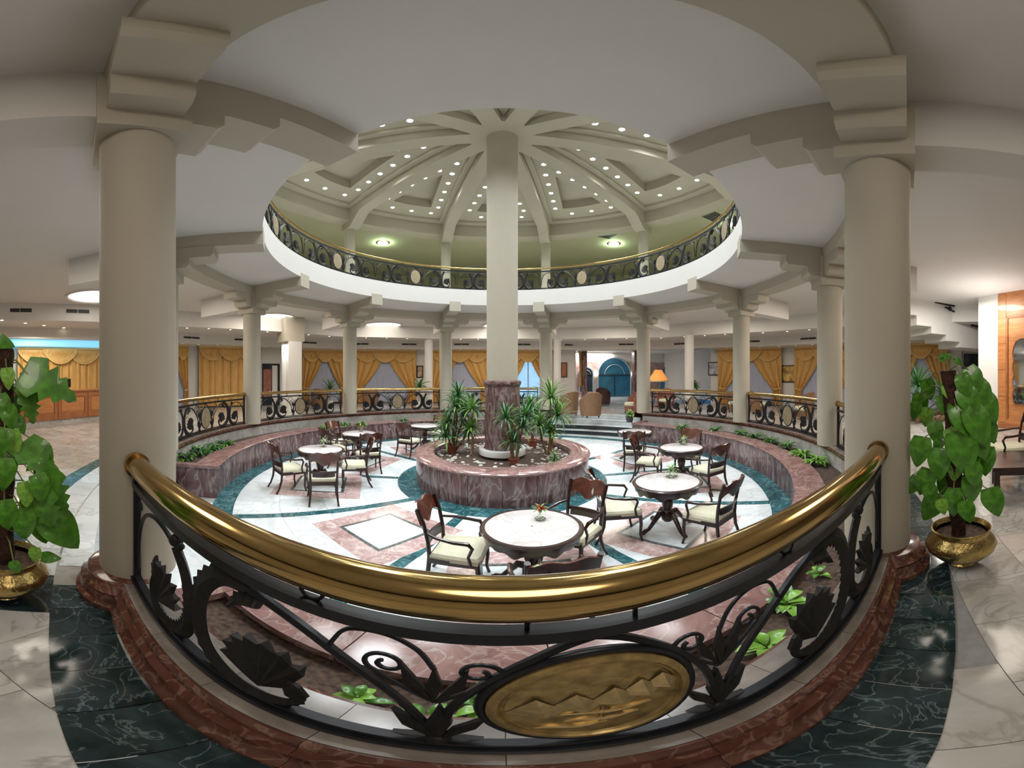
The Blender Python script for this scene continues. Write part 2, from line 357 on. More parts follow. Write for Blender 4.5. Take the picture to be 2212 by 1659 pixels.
# pink square inlays under the tables
def inlay(x, y, rot, s=.82):
    Mx = Matrix.Translation((x, y, 0)) @ Matrix.Rotation(rot, 4, 'Z')
    for nm, a, b, mt, dz in (('inlay_border', s, s * .62, 'pink_marble', .0022), ('inlay_line', s * .62, s * .55, 'dark_mosaic', .0030)):
        m = MB()
        for x0, x1, y0, y1 in ((-a, a, b, a), (-a, a, -a, -b), (-a, -b, -b, b), (b, a, -b, b)): m.box(x0, x1, y0, y1, ZP - .01, ZP + dz, Mx)
        m.build(nm, M[mt], pitf)
    m = MB(); q = s * .55; m.box(-q, q, -q, q, ZP - .01, ZP + .0025, Mx); m.build('inlay_centre', M['white_marble'], pitf)
# --- trough wall round the court: facing panels, coping, soil, kerb
def rotz(a): return (0, 0, RAD(a))
wp = MB()
for a0, a1 in BAYS: wp.arc(5.60, 5.94, ZP - .1, -.13, a0 + (1.6 if a0 == 164.3 or a0 == -17.35 else 0), a1 - (1.6 if a1 in (128.9, 307.4) else 0), 14)
pwall = wp.build('wall_court', M['red_marble']); tag(pwall, kind='structure')
panel0 = MB().arc(5.555, 5.60, ZP, -.13, .03, 4.45, 4).build('marble_panel', M['red_marble'], pwall)
first = True
def put(proto, name, a, parent):
    global first
    o = inst(proto, name, (0, 0, 0), 0, parent); o.rotation_euler = rotz(a); return o
panel0.rotation_euler = rotz(20.5)
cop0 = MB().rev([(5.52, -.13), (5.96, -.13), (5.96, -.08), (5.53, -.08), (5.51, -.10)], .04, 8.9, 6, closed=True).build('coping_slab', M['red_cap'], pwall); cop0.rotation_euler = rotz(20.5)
RUNS = [(-15.75, 127.3), (165.9, 305.8)]
for a0, a1 in RUNS:
    n = round((a1 - a0) / 4.47); s = (a1 - a0) / n
    for i in range(n): put(panel0, 'marble_panel', a0 + i * s, pwall).scale = (1, 1, 1)
    n = round((a1 - a0) / 8.94); s = (a1 - a0) / n
    for i in range(n): put(cop0, 'coping_slab', a0 + i * s, pwall)
    for a in (a0 - .5, a1 + .5):
        MB().arc(5.55, 6.42, ZP, -.13, a - .55, a + .55, 2).build('end_panel', M['red_marble'], pwall)
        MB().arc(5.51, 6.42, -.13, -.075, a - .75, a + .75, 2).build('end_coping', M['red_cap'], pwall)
bpy.data.objects.remove(panel0); bpy.data.objects.remove(cop0)
tr = MB()
for a0, a1 in RUNS: tr.arc(5.94, 6.42, -.4, -.17, a0, a1, 60)
trough = tr.build('trough_soil', M['soil'], pwall)
kb = MB(); kerb = empty('trim_1', kind='structure')
for a0, a1 in ((-17.35, 128.9), (164.3, 307.4)):
    kb.rev([(6.42, -.35), (6.66, -.35), (6.66, 0), (6.62, .17), (6.42, .17)], a0, a1, 60, closed=True)
kb.build('kerb_core', M['grey_marble'], kerb)
kl = MB()
for a0, a1 in ((-17.35, 128.9), (164.3, 307.4)): kl.rev([(6.42, .08), (6.40, .10), (6.375, .13), (6.37, .165), (6.38, .19), (6.42, .198)], a0, a1, 60, closed=True)
kl.build('inner_lip', M['brown_marble'], kerb)
ks0 = None; km0 = None
for a0, a1 in ((-17.35, 128.9), (164.3, 307.4)):
    n = round((a1 - a0) / 3.45); s = (a1 - a0) / n
    for i in range(n):
        if ks0 is None:
            ks0 = MB().rev([(6.40, .165), (6.625, .165), (6.625, .20), (6.40, .20), (6.385, .183)], .012, s - .012, 3, closed=True).build('kerb_slab', M['kerb_top'], kerb); ks0.rotation_euler = rotz(a0)
        else: put(ks0, 'kerb_slab', a0 + i * s, kerb)
    n = round((a1 - a0) / 6.9); s = (a1 - a0) / n
    for i in range(n):
        if km0 is None:
            km0 = MB().rev([(6.60, .0), (6.715, 0), (6.715, .03), (6.69, .05), (6.675, .10), (6.685, .125), (6.655, .15), (6.65, .18), (6.635, .196), (6.627, .196), (6.60, .15)], .008, s - .008, 5, closed=True).build('kerb_moulding', M['brown_marble'], kerb); km0.rotation_euler = rotz(a0)
        else: put(km0, 'kerb_moulding', a0 + i * s, kerb)
# steps in the two open bays
for a0, a1 in GAPS:
    stp = empty('steps', label=None, kind='structure')
    for k in range(4):
        r = 5.98 + k * .27
        MB().arc(r, 6.95, ZP - .1, ZP + .175 * (k + 1) - .03, a0 + 2.3, a1 - 2.3, 14).build('riser', M['black_stone' if k < 2 and a0 > 0 else 'white_marble'], stp)
        MB().arc(r - .02, r + .30 if k < 3 else 7.02, ZP + .175 * (k + 1) - .03, ZP + .175 * (k + 1) + (.004 if k == 3 else 0), a0 + 2.3, a1 - 2.3, 14).build('tread', M['white_marble'], stp)
# --- columns with stepped capitals, ring beam and radial beams
def bracket(mb, r0, length, w, Mx):
    """stepped corbel under a beam, running +y from the column"""
    for l, z0, z1 in ((length, 3.66, 3.87), (length * .55, 3.48, 3.66), (.26, 3.325, 3.48)):
        p = [(0, z0), (l - .05, z0), (l, z0 + .06), (l, z1), (0, z1)]
        mb.prism([(q[0], q[1]) for q in p], -w / 2, w / 2, lambda a, b, c: Mx @ Vector((c, a, b)))
CW = .25
for k, a in enumerate(COLA):
    P = PA(6.52 if a == 20.5 else 6.5, a)
    if a == 20.5: P = Vector((2.29, -6.10, 0))
    if a == -17.35: P = Vector((-1.936, -6.196, 0))
    c = empty('column', P, RAD(a), kind='structure')
    MB().rev([(CW, .19), (CW, 3.34)], n=40).build('shaft', M['plaster'], c)
    MB().rev([(.01, .0), (.40, .0), (.40, .035), (.375, .055), (.36, .11), (.37, .13), (.335, .16), (.325, .19), (.30, .203), (.01, .203)], -97, 97, n=20).build('plinth', M['brown_marble'], c)
    cp = MB(); cp.box(-.28, .28, -.28, .28, 3.312, 3.90)
    for q, (ln, wd) in enumerate(((.95, .42), (.90, .45), (.90, .45))):
        rot = (0, RAD(90), RAD(-90), RAD(180))[q]
        bracket(cp, 0, ln, wd, Matrix.Rotation(rot, 4, 'Z'))
    cp.build('capital', M['plaster'], c)
bm = MB(); bm.arc(6.27, 6.73, 3.85, 4.3, 0, 360, 120); beam = bm.build('beam_ring', M['plaster']); tag(beam, kind='structure')
for a in COLA:
    m = MB(); Mx = Matrix.Rotation(RAD(a + 180), 4, 'Z')
    m.box(-.20, .20, 4.715, 6.4, 3.85, 4.2, Mx); m.build('inner_beam', M['plaster'], beam)
    m = MB(); m.box(-.20, .20, 6.6, 8.5, 3.46, 4.2, Mx); m.build('outer_beam', M['plaster_white'], beam)
# --- ceilings
cg = MB(); cg.arc(4.73, 6.5, 4.10, 4.67, 0, 360, 120); ceil0 = cg.build('ceiling_ring', M['plaster_white']); tag(ceil0, kind='structure')
cg = MB(); ringpoly(cg, cst(6.45), lambda a: rW(a) + .2, 4.05, 4.66); ceil1 = cg.build('ceiling', M['plaster_white']); tag(ceil1, kind='structure')
cg = MB(); ringpoly(cg, r1f, lambda a: rW(a) + .1, 3.45, 4.06); ceil2 = cg.build('ceiling_soffit', M['plaster_white']); tag(ceil2, kind='structure')
cg = MB(); ringpoly(cg, r2f, lambda a: rW(a) + .1, 3.02, 3.47); ceil3 = cg.build('ceiling_low_soffit', M['plaster_white']); tag(ceil3, kind='structure')
# --- outer wall; open towards the entrance hall and the stair
def inside_opening(a):
    p = PA(rW(a), a); th = atan2(p.x, p.y - CY) * F + PX0; return 1243 < th < 1532 and p.y > 0
wl = MB(); n = 240
for i in range(n):
    a, b = -180 + 360 * i / n, -180 + 360 * (i + 1) / n
    if inside_opening((a + b) / 2): continue
    ringpoly(wl, rW, lambda t: rW(t) + .25, -.1, 4.3, a, b, 1)
wall = wl.build('wall_outer', M['plaster_white']); tag(wall, kind='structure')
# --- upper gallery and dome
cg = MB(); cg.arc(6.25, 13.0, 7.55, 7.75, 0, 360, 90); gal = cg.build('ceiling_gallery', M['gallery']); tag(gal, kind='structure')
MB().arc(12.8, 13.0, 4.6, 7.6, 0, 360, 90).build('wall_gallery', M['gallery'])['kind'] = 'structure'
dr = MB().arc(6.2, 6.75, 7.45, 8.15, 0, 360, 90).build('beam_dome_ring', M['dome']); tag(dr, kind='structure')
hub = MB().rev([(.01, 7.72), (.72, 7.72), (.72, 8.15)], n=40).build('dome_hub', M['dome'], dr)
for a in COLA:
    Mx = Matrix.Rotation(RAD(a + 180), 4, 'Z'); m = MB()
    prof = [(.3, 7.72), (5.5, 7.62), (6.15, 7.18), (6.75, 7.18), (6.75, 8.2), (.3, 8.2)]
    m.prism(prof, -.2, .2, lambda p, q, s: Mx @ Vector((s, p, q))); m.build('dome_beam', M['dome'], dr)
    c = empty('column', PA(6.5, a), RAD(a), kind='structure')
    MB().rev([(.19, 4.67), (.19, 7.2)], n=24).build('shaft', M['dome'], c)
spots = []
so = sorted(COLA)
for k in range(10):
    a0 = so[k]; a1 = so[(k + 1) % 10] + (360 if k == 9 else 0); am = (a0 + a1) / 2; h = (a1 - a0) / 2
    apex = .2 / sin(RAD(h)) + .05
    da = math.degrees(math.asin(.2 / 6.2))
    P0 = [PA(apex, am)] + [PA(6.2, a0 + da + (a1 - a0 - 2 * da) * q / 6) for q in range(7)]
    cen = PA(4.25, am)
    def sc(f): return [cen + (p - cen) * f for p in P0]
    m = MB()
    def ringf(A, B, za, zb):
        n = len(A)
        m.add([(p.x, p.y, za) for p in A] + [(p.x, p.y, zb) for p in B], [(i, (i + 1) % n, n + (i + 1) % n, n + i) for i in range(n)])
    A, B, C_ = sc(1.0), sc(.86), sc(.42)
    ringf(A, B, 7.96, 7.96); ringf(B, B, 7.96, 8.06); ringf(B, C_, 8.06, 8.06); ringf(C_, C_, 8.06, 8.42)
    m.add([(p.x, p.y, 8.42) for p in C_], [tuple(range(len(C_)))])
    tag(m.build('ceiling_coffer', M['dome']), kind='structure')
    D = sc(.66); n = len(D)
    for s0, s1, cnt, sd in ((D[0], D[1], 6, 'one'), (D[0], D[-1], 6, 'other')):
        for q in range(1 if sd == 'other' else 0, cnt): spots.append((s0.lerp(s1, (q + .1) / cnt), am, sd, q))
    for q in (1, 3, 5): spots.append((D[q + 1].lerp(D[q], .5), am, 'outer', q // 2))
MB().arc(.01, 13.1, 8.75, 8.85, 0, 360, 60).build('ceiling_roof', M['dome'])['kind'] = 'structure'
# --- central column
cc = empty('column', (0, 0, 0), kind='structure')
MB().rev([(.336, 1.40), (.336, 7.75)], n=48).build('shaft', M['plaster'], cc)
MB().rev([(.01, -.12), (.40, -.12), (.40, 1.33), (.41, 1.335), (.41, 1.36), (.435, 1.38), (.435, 1.42), (.41, 1.45), (.33, 1.455)], a0=22.5, a1=382.5, n=8).build('marble_cladding', M['red_marble'], cc, smooth=20)
MB().rev([(.40, -.14), (.50, -.14), (.51, -.03), (.50, -.01), (.40, -.01)], n=32).build('base_collar', M['ceramic'], cc)

# ================================================================ BALUSTRADES
def spiral(cx, cz, r, a0, turns, n=22, shrink=.25):
    pts = []
    for i in range(n + 1):
        t = i / n; rr = r * (1 - (1 - shrink) * t); a = RAD(a0) + turns * 2 * pi * t
        pts.append((cx + rr * cos(a), cz + rr * sin(a)))
    return pts
def smooth2(P, n=6):
    out = []
    for i in range(len(P) - 1):
        p0 = P[max(i - 1, 0)]; p1 = P[i]; p2 = P[i + 1]; p3 = P[min(i + 2, len(P) - 1)]
        for q in range(n):
            t = q / n; t2, t3 = t * t, t * t * t
            out.append(tuple(.5 * (2 * p1[k] + (p2[k] - p0[k]) * t + (2 * p0[k] - 5 * p1[k] + 4 * p2[k] - p3[k]) * t2 + (3 * p1[k] - p0[k] - 3 * p2[k] + p3[k]) * t3) for k in range(len(p1))))
    out.append(tuple(P[-1])); return out
def make_balustrade(rad, half, zs, zo, label, cat='balustrade', group=None, posts=True, rail_r=.060, fine=True):
    k = half / 1.9; root = empty('balustrade', (0, 0, 0), 0, label, cat, group)
    def mp(s_, z_, w_=0.0):
        a = s_ * k / rad; r = rad + w_; return Vector((r * sin(a), -r * cos(a), zo + (z_ - .2) * zs))
    def curve(P, r, name='scroll', mat='iron', sm=5, seg=6, parent=root, taper=None):
        Q = smooth2(P, sm); m = MB(); n = len(Q)
        rr = [r * (taper(i / (n - 1)) if taper else 1) for i in range(n)]
        m.tube([mp(p[0], p[1], p[2] if len(p) > 2 else 0) for p in Q], rr, seg); return m.build(name, M[mat], parent, 50)
    def plate(P, name, mat='iron_leaf', th=.018, parent=root, bulge=.012):
        n = len(P); cx = sum(p[0] for p in P) / n; cz = sum(p[1] for p in P) / n; m = MB()
        vs = [mp(p[0], p[1], th / 2) for p in P] + [mp(p[0], p[1], -th / 2) for p in P] + [mp(cx, cz, th / 2 + bulge), mp(cx, cz, -th / 2 - bulge)]
        fs = []
        for i in range(n):
            j = (i + 1) % n; fs += [(i, j, 2 * n), (n + j, n + i, 2 * n + 1), (j, i, n + i, n + j)]
        m.add(vs, fs); return m.build(name, M[mat], parent, 25)
    def ribbon(P, W, name, th=.022, parent=root, mat='iron_leaf', saw=0.0):
        Q = smooth2(P, 6); n = len(Q); m = MB(); vs = []
        for i, p in enumerate(Q):
            a = Q[max(i - 1, 0)]; b = Q[min(i + 1, n - 1)]; dx, dz = (b[0] - a[0]) * k, b[1] - a[1]; L_ = hypot(dx, dz) or 1
            nx, nz = -dz / L_ / k, dx / L_; t = i / (n - 1); wd = W * (.35 + .65 * sin(pi * min(1, t * 1.15 + .06)) ** .8)
            o = wd * (1 + (saw if i % 2 else 0)); 
            vs += [mp(p[0] + nx * wd, p[1] + nz * wd, 0), mp(p[0], p[1], th), mp(p[0] - nx * o, p[1] - nz * o, 0), mp(p[0], p[1], -th)]
        fs = [(4 * i + q, 4 * i + (q + 1) % 4, 4 * i + 4 + (q + 1) % 4, 4 * i + 4 + q) for i in range(n - 1) for q in range(4)] + [(0, 3, 2, 1), (4 * n - 4, 4 * n - 3, 4 * n - 2, 4 * n - 1)]
        m.add(vs, fs); return m.build(name, mat and M[mat], parent, 25)
    def fan(sg, cx, cz, r, a0, a1, name, n=15):
        """scalloped shell-like fin with ridges meeting at its foot"""
        P = []
        for i in range(n):
            a = RAD(a0 + (a1 - a0) * i / (n - 1)); rr = r * (1 if i % 2 else .86) * (.82 + .18 * sin(pi * i / (n - 1)))
            P.append((sg * (cx + rr * cos(a)), cz + rr * sin(a), .012 if i % 2 else .0))
        m = MB(); b = (sg * cx, cz)
        vs = [mp(p[0], p[1], p[2] + .004) for p in P] + [mp(p[0], p[1], -p[2] - .004) for p in P] + [mp(sg * (cx + (.035 * cos(RAD(a0)))), cz - .03, .016), mp(sg * (cx - .03), cz - .02, -.016)]
        fs = []
        for i in range(n - 1): fs += [(i, i + 1, 2 * n), (n + i + 1, n + i, 2 * n + 1), (i + 1, i, n + i, n + i + 1)]
        fs += [(0, 2 * n, 2 * n + 1, n), (n - 1, 2 * n - 1, 2 * n + 1, 2 * n)]
        m.add(vs, fs); return m.build(name, M['iron_leaf'], root, 10)
    # rails
    H = 1.93
    N_ = 48
    m = MB(); m.tube([mp(-H + 2 * H * i / N_, 1.03) for i in range(N_ + 1)], rail_r, 20); hr = m.build('handrail', M['brass'], root, 60)
    if posts:
        for sg in (-1, 1):
            m = MB(); m.tube([mp(sg * H, 1.03), mp(sg * (H - .05), 1.03)], [rail_r * 1.22] * 2, 20); m.tube([mp(sg * (H - .03), 1.03), mp(sg * (H - .07), 1.03)], [rail_r * 1.1] * 2, 20)
            m.build('collar', M['brass'], hr, 50)
    for z0, z1, nm, w_ in ((.885, .925, 'top_rail', .022), (.215, .24, 'bottom_rail', .030), (.255, .275, 'lower_rail', .018)):
        m = MB(); n = 40
        prof = [(rad - w_, zo + (z0 - .2) * zs), (rad + w_, zo + (z0 - .2) * zs), (rad + w_, zo + (z1 - .2) * zs), (rad - w_, zo + (z1 - .2) * zs)]
        h = math.degrees(H * k / rad); m.rev(prof, -h, h, n, closed=True); m.build(nm, M['iron'], root)
    if posts:
        for sg in (-1, 1):
            m = MB(); a = sg * (H - .03) * k / rad
            m.box(-.017, .017, -.02, .02, zo + .0, zo + .80 * zs, Matrix.Translation(mp(sg * (H - .03), .2) - Vector((0, 0, zo))) @ Matrix.Rotation(a, 4, 'Z')); m.build('post', M['iron'], root)
    # medallion
    m = MB(); cx, cz, rx, rz = 0, .555, .222, .245; n = 40
    def ell(f, w_): return [mp(cx + rx * f / k * cos(2 * pi * i / n) * k if 0 else cx + rx * f * cos(2 * pi * i / n), cz + rz * f * sin(2 * pi * i / n), w_) for i in range(n)]
    lay = [(1.0, -.012), (1.0, .016), (.95, .022), (.90, .022), (.88, .014), (.85, .018), (.83, .012), (.5, .014)]
    vs = []
    for f, w_ in lay: vs += ell(f, w_)
    vs.append(mp(cx, cz, .014)); vs.append(mp(cx, cz, -.012)); fs = []
    for q in range(len(lay) - 1):
        for i in range(n): fs.append((q * n + i, q * n + (i + 1) % n, (q + 1) * n + (i + 1) % n, (q + 1) * n + i))
    for i in range(n): fs.append(((len(lay) - 1) * n + i, (len(lay) - 1) * n + (i + 1) % n, len(vs) - 2)); fs.append((i, len(vs) - 1, (i + 1) % n))
    m.add(vs, fs); med = m.build('medallion', M['brass_med'] if fine else M['medallion_tan'], root, 40); tag(med, 'oval cast brass medallion with a relief')
    m = MB(); m.tube([p for p in ell(1.05, 0)], .014, 8, closed=True); m.build('medallion_ring', M['iron'], root, 60)
    if fine:
        for (px, pz, s_) in ((-.125, .565, .062), (-.045, .580, .058), (.035, .590, .058), (.095, .610, .052), (.145, .625, .045)):
            m = MB(); b = pz - s_ * .6
            vs = [mp(px - s_, b, .012), mp(px + s_ * .30, b - .016, .034), mp(px + s_, b, .012), mp(px, b + s_ * 1.5, .024)]
            m.add(vs, [(0, 1, 3), (1, 2, 3), (0, 2, 1)]); m.build('pyramid_relief', M['brass_relief'], med, 5)
        for (p, q, zz) in ((-.09, .12, .50), (-.07, .09, .455), (-.13, .02, .42)):
            m = MB(); m.tube([mp(p + (q - p) * t / 8, zz + .006 * sin(t), .016) for t in range(9)], [.002 + .007 * sin(pi * t / 8) for t in range(9)], 6); m.build('boat_relief', M['brass_relief'], med)
        m = MB(); m.tube([mp(.005, .44, .018), mp(.01, .53, .018)], .003, 5); m.add([mp(.012, .455, .018), mp(.06, .465, .018), mp(.012, .53, .018)], [(0, 1, 2), (0, 2, 1)]); m.build('boat_relief', M['brass_relief'], med)
    for sg in (-1, 1):
        def f(P, k_=1.0, sg=sg):
            cx_ = sum(p[0] for p in P) / len(P); cz_ = sum(p[1] for p in P) / len(P)
            return [(sg * (cx_ + (p[0] - cx_) * k_), cz_ + (p[1] - cz_) * k_) + tuple(p[2:]) for p in P]
        # inner and outer lyre bars
        curve(f([(.31, .36), (.285, .55), (.20, .72), (.08, .84), (-.02, .885)]), .013, 'lyre_bar')
        curve(f([(.33, .36), (.40, .55), (.50, .68), (.64, .79), (.80, .845), (.92, .84)]), .013, 'lyre_bar', taper=lambda t: .9 + .6 * t)
        # acanthus at the foot of the lyre
        for (dx, dz, s_) in ((-.10, .20, .05), (0, .26, .055), (.10, .20, .05), (-.09, .02, .045), (.10, .02, .045)):
            P = [(.315, .29), (.315 + dx * .5 - s_ * .5, .29 + dz * .5 + .01), (.315 + dx, .29 + dz), (.315 + dx * .5 + s_ * .5, .29 + dz * .5 - .005)]
            plate(f(P), 'acanthus_leaf')
        m = MB(); m.ball(mp(sg * .315, .285), .03, 10, 6); m.build('knob', M['iron_leaf'], root)
        # small C scrolls and fleur above
        curve(f([(.32, .56)] + spiral(.235, .735, .055, 250, -1.35, 16, .25)[::1]), .007, 'scroll', sm=2)
        curve(f([(.325, .56)] + spiral(.43, .735, .055, 290, 1.35, 16, .25)), .007, 'scroll', sm=2)
        curve(f([(.325, .74), (.36, .82), (.43, .865), (.52, .85), (.56, .78), (.57, .74)]), .007, 'scroll')
        for dx in (-.045, 0, .045):
            plate(f([(.325, .56), (.325 + dx - .018, .66), (.325 + dx * 1.6, .76), (.325 + dx + .018, .65)]), 'fleur_leaf', th=.012, bulge=.008)
        # inner beast: body, fin, tail
        ribbon(f([(.84, .845), (.98, .83), (1.085, .72), (1.12, .56), (1.08, .40), (.97, .30), (.84, .262), (.72, .29), (.66, .36), (.69, .44)]), .055, 'beast_body', saw=.35)
        ribbon(f([(.80, .80), (.88, .78), (.93, .72)]), .03, 'beast_head', saw=.5)
        fan(sg, .755, .385, .255, 8, 128, 'fin')
        plate(f([(.66, .345), (.63, .40), (.655, .45), (.69, .47), (.71, .42), (.70, .36)]), 'tail_fin', th=.014)
        # outer beast, facing the column
        ribbon(f([(1.30, .80), (1.22, .70), (1.185, .54), (1.20, .40), (1.28, .30), (1.40, .262), (1.52, .30), (1.57, .40), (1.54, .50)]), .050, 'beast_body', saw=.35)
        fan(sg, 1.475, .385, .235, 55, 172, 'fin')
        plate(f([(1.52, .46), (1.50, .56), (1.53, .63), (1.57, .58), (1.59, .48)]), 'tail_fin', th=.014)
        m = MB(); m.ball(mp(sg * 1.30, .835), .032, 10, 6); m.ball(mp(sg * 1.265, .82), .02, 8, 5); m.ball(mp(sg * 1.335, .82), .02, 8, 5); m.build('knob', M['iron_leaf'], root)
        # arch and corner scroll beside the post
        curve(f([(1.32, .80), (1.42, .835), (1.56, .84), (1.70, .79), (1.80, .68), (1.85, .52), (1.87, .34)]), .012, 'arch_bar')
        curve(f([(1.86, .60)] + spiral(1.80, .80, .035, 300, 1.2, 14, .3)), .006, 'scroll', sm=2)
        # spacers between top rail and handrail
        for s_ in (.02, .14): 
            m = MB(); m.tube([mp(sg * s_ - .05 if sg > 0 else sg * s_ + .0, .92), mp(sg * s_ - .05 if sg > 0 else sg * s_, .985)], .006, 6)
            if s_ == .14: m.build('spacer', M['iron'], root)
        m = MB(); m.tube([mp(sg * .62 + .033 * cos(2 * pi * i / 18), .955 + .030 * sin(2 * pi * i / 18)) for i in range(18)], .006, 6, closed=True); m.build('spacer_ring', M['iron'], root)
    return root
near = make_balustrade(6.55, 1.90, 1.0, .2, 'nearest wrought iron balustrade, thick brass handrail and pyramid medallion, between the two big columns', rail_r=.0605)
near.rotation_euler = rotz(1.65)
far0 = make_balustrade(6.52, 1.71, 1.0, .2, 'wrought iron balustrade panel', group='balustrades round the sunken court', fine=False, rail_r=.045)
farlab = {1: 'black scrollwork balustrade with brass rail, right of the thick right column, mostly hidden by it',
 2: 'black scrollwork balustrade between the two columns left of the thick right column',
 3: 'black scrollwork balustrade with the orange lampshade showing above its brass rail',
 4: 'black scrollwork balustrade directly behind the central red marble pier and its yuccas',
 5: 'black scrollwork balustrade behind the leftmost yucca clump, under the looped gold curtains',
 6: 'black scrollwork balustrade behind the table second from the left, tall fern above its rail',
 7: 'black scrollwork balustrade just right of the thick left column, above the planted trough end'}
for i, (a0, a1) in enumerate(BAYS):
    if i == 0: continue
    o = far0 if i == 1 else copy_tree(far0)
    place(o, (0, 0, 0), RAD((a0 + a1) / 2), farlab[i])
up0 = make_balustrade(4.78, 4.78 * RAD(18) , 1.0, 4.66, 'upper balcony railing', group='balcony railings round the ceiling opening', posts=False, fine=False, rail_r=.03)
tag(up0, cat='railing')
uplab = ['nearest section of the balcony railing, above the viewer', 'balcony railing section above the thick right column', 'balcony railing section at the right end of the oval opening', 'balcony railing section right of centre, below the right green glowing ceiling lamp',
 'balcony railing section just right of the central column', 'balcony railing section just left of the central column', 'balcony railing section left of centre, below the left green glowing ceiling lamp', 'balcony railing section at the left end of the oval opening', 'balcony railing section above the thick left column', 'hidden near section of the balcony railing over the open bay']
for i in range(10):
    if i in (0, 9, 1): continue
    o = up0 if i == 2 else copy_tree(up0)
    place(o, (0, 0, 0), RAD(1.6 + i * 36), 'black scrollwork ' + uplab[i] if i else uplab[i])

# ================================================================ CENTRAL PLANTER
pl = empty('planter', (0, 0, ZP), 0, 'round red marble planter with a broad rim around the central column', 'planter')
MB().rev([(1.44, 0), (1.80, 0), (1.80, .57), (1.44, .57)], n=72, closed=True).build('core', M['red_marble'], pl)
n = 20; p0 = None
for i in range(n):
    if p0 is None: p0 = MB().arc(1.80, 1.835, .0, .565, .15, 18 - .15, 6).build('marble_panel', M['red_marble'], pl); o = p0
    else: o = inst(p0, 'marble_panel', (0, 0, 0), 0, pl)
    o.rotation_euler = rotz(i * 18)
p0 = None
for i in range(12):
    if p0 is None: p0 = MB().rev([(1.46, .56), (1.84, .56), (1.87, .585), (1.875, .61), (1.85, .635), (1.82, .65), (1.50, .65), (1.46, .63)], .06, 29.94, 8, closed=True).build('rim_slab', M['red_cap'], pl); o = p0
    else: o = inst(p0, 'rim_slab', (0, 0, 0), 0, pl)
    o.rotation_euler = rotz(i * 30 + 8)
sm = MB(); sm.arc(.01, 1.47, .3, .50, 0, 360, 40); sm.build('soil', M['soil'], pl)
pb = MB()
for i in range(260):
    a = R.random() * 2 * pi; r = .62 + .82 * sqrt(R.random()); s_ = .025 + .03 * R.random()
    pb.ball((r * cos(a), r * sin(a), .505 + s_ * .2), s_, 6, 4, .6)
tag(pb.build('pebbles', M['pebble'], pl), kind='stuff')

# ---------------------------------------------------------------- plants
def strap(mb, base, az, L, lift, w, droop, mi=0):
    """one arching strap leaf"""
    n = 5; pts = []; d = Vector((cos(az), sin(az), 0)); s_ = Vector((-sin(az), cos(az), 0)); p = Vector(base); el = lift
    vs = []
    for i in range(n + 1):
        t = i / n; ww = w * (.5 + 1.2 * t) * (1 - t) ** .6 if t < 1 else 0
        vs += [p + s_ * ww + Vector((0, 0, ww * .5)), p, p - s_ * ww + Vector((0, 0, ww * .5))]
        p = p + (d * cos(el) + Vector((0, 0, sin(el)))) * L / n; el -= droop / n
    fs = []
    for i in range(n): b = i * 3; fs += [(b, b + 1, b + 4, b + 3), (b + 1, b + 2, b + 5, b + 4)]
    mb.add(vs, fs, mi)
def crown(p, L, n, rad=1.0, mats=('leaf_dark', 'leaf_mid'), parent=None, lo=-.2, hi=1.45, name='foliage', w=.016):
    mb = MB()
    for i in range(n):
        t = i / n; strap(mb, p, i * 2.399 + R.random() * .3, L * (.75 + .4 * R.random()), lo + (hi - lo) * t, w * (.8 + .5 * R.random()), .5 + .9 * (1 - t), R.random() > .65)
    return tag(mb.build(name, [M[mats[0]], M[mats[1]]], parent, 60), kind='stuff')
def yucca(base, crowns, label, pot=None, L=.42, n=46, mats=('leaf_dark', 'leaf_mid'), cat='plant', group=None, w=.016):
    root = empty('yucca', base, 0, label, cat, group); b = Vector(base)
    if pot:
        MB().rev([(.01, 0), (pot * .75, 0), (pot, pot * 1.2), (pot * 1.08, pot * 1.2), (pot * 1.08, pot * 1.4), (pot * .95, pot * 1.4), (pot * .95, pot * 1.25), (.01, pot * 1.25)], n=20).build('pot', M['terracotta'], root)
    for c in crowns:
        q = Vector(c[:3]) - b; s0 = Vector((q.x * .15, q.y * .15, 0))
        mid = s0.lerp(q, .5) + Vector((R.uniform(-.03, .03), R.uniform(-.03, .03), 0))
        MB().tube([s0, mid, q], [.026, .022, .016], 8).build('stem', M['bark'], root)
        crown(q, (c[3] if len(c) > 3 else L) * 1.15, int(n * 1.4), parent=root, mats=mats, w=w * 1.3)
    return root
ZS = ZP + .50
def cr(px, py, d, *r): return tuple(atd(px, py, d)) + r
def dist_of(p): return hypot(p.x, p.y - CY)
b = at(975, 978, ZS); d = dist_of(b)
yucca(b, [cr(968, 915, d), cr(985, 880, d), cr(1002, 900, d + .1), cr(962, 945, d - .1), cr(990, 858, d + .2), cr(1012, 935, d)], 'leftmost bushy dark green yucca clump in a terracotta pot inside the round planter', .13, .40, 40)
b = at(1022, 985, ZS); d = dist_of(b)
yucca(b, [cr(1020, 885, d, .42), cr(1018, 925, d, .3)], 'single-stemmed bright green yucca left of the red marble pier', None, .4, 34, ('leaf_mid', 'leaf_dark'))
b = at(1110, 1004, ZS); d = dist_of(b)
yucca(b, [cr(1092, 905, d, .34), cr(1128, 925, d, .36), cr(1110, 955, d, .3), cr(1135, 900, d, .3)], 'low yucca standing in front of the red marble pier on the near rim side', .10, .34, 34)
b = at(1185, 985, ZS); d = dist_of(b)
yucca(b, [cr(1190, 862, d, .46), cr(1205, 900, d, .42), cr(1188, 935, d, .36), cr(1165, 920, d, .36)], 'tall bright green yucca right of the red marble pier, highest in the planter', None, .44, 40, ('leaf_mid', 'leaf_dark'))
b = at(1150, 965, ZS); d = dist_of(b)
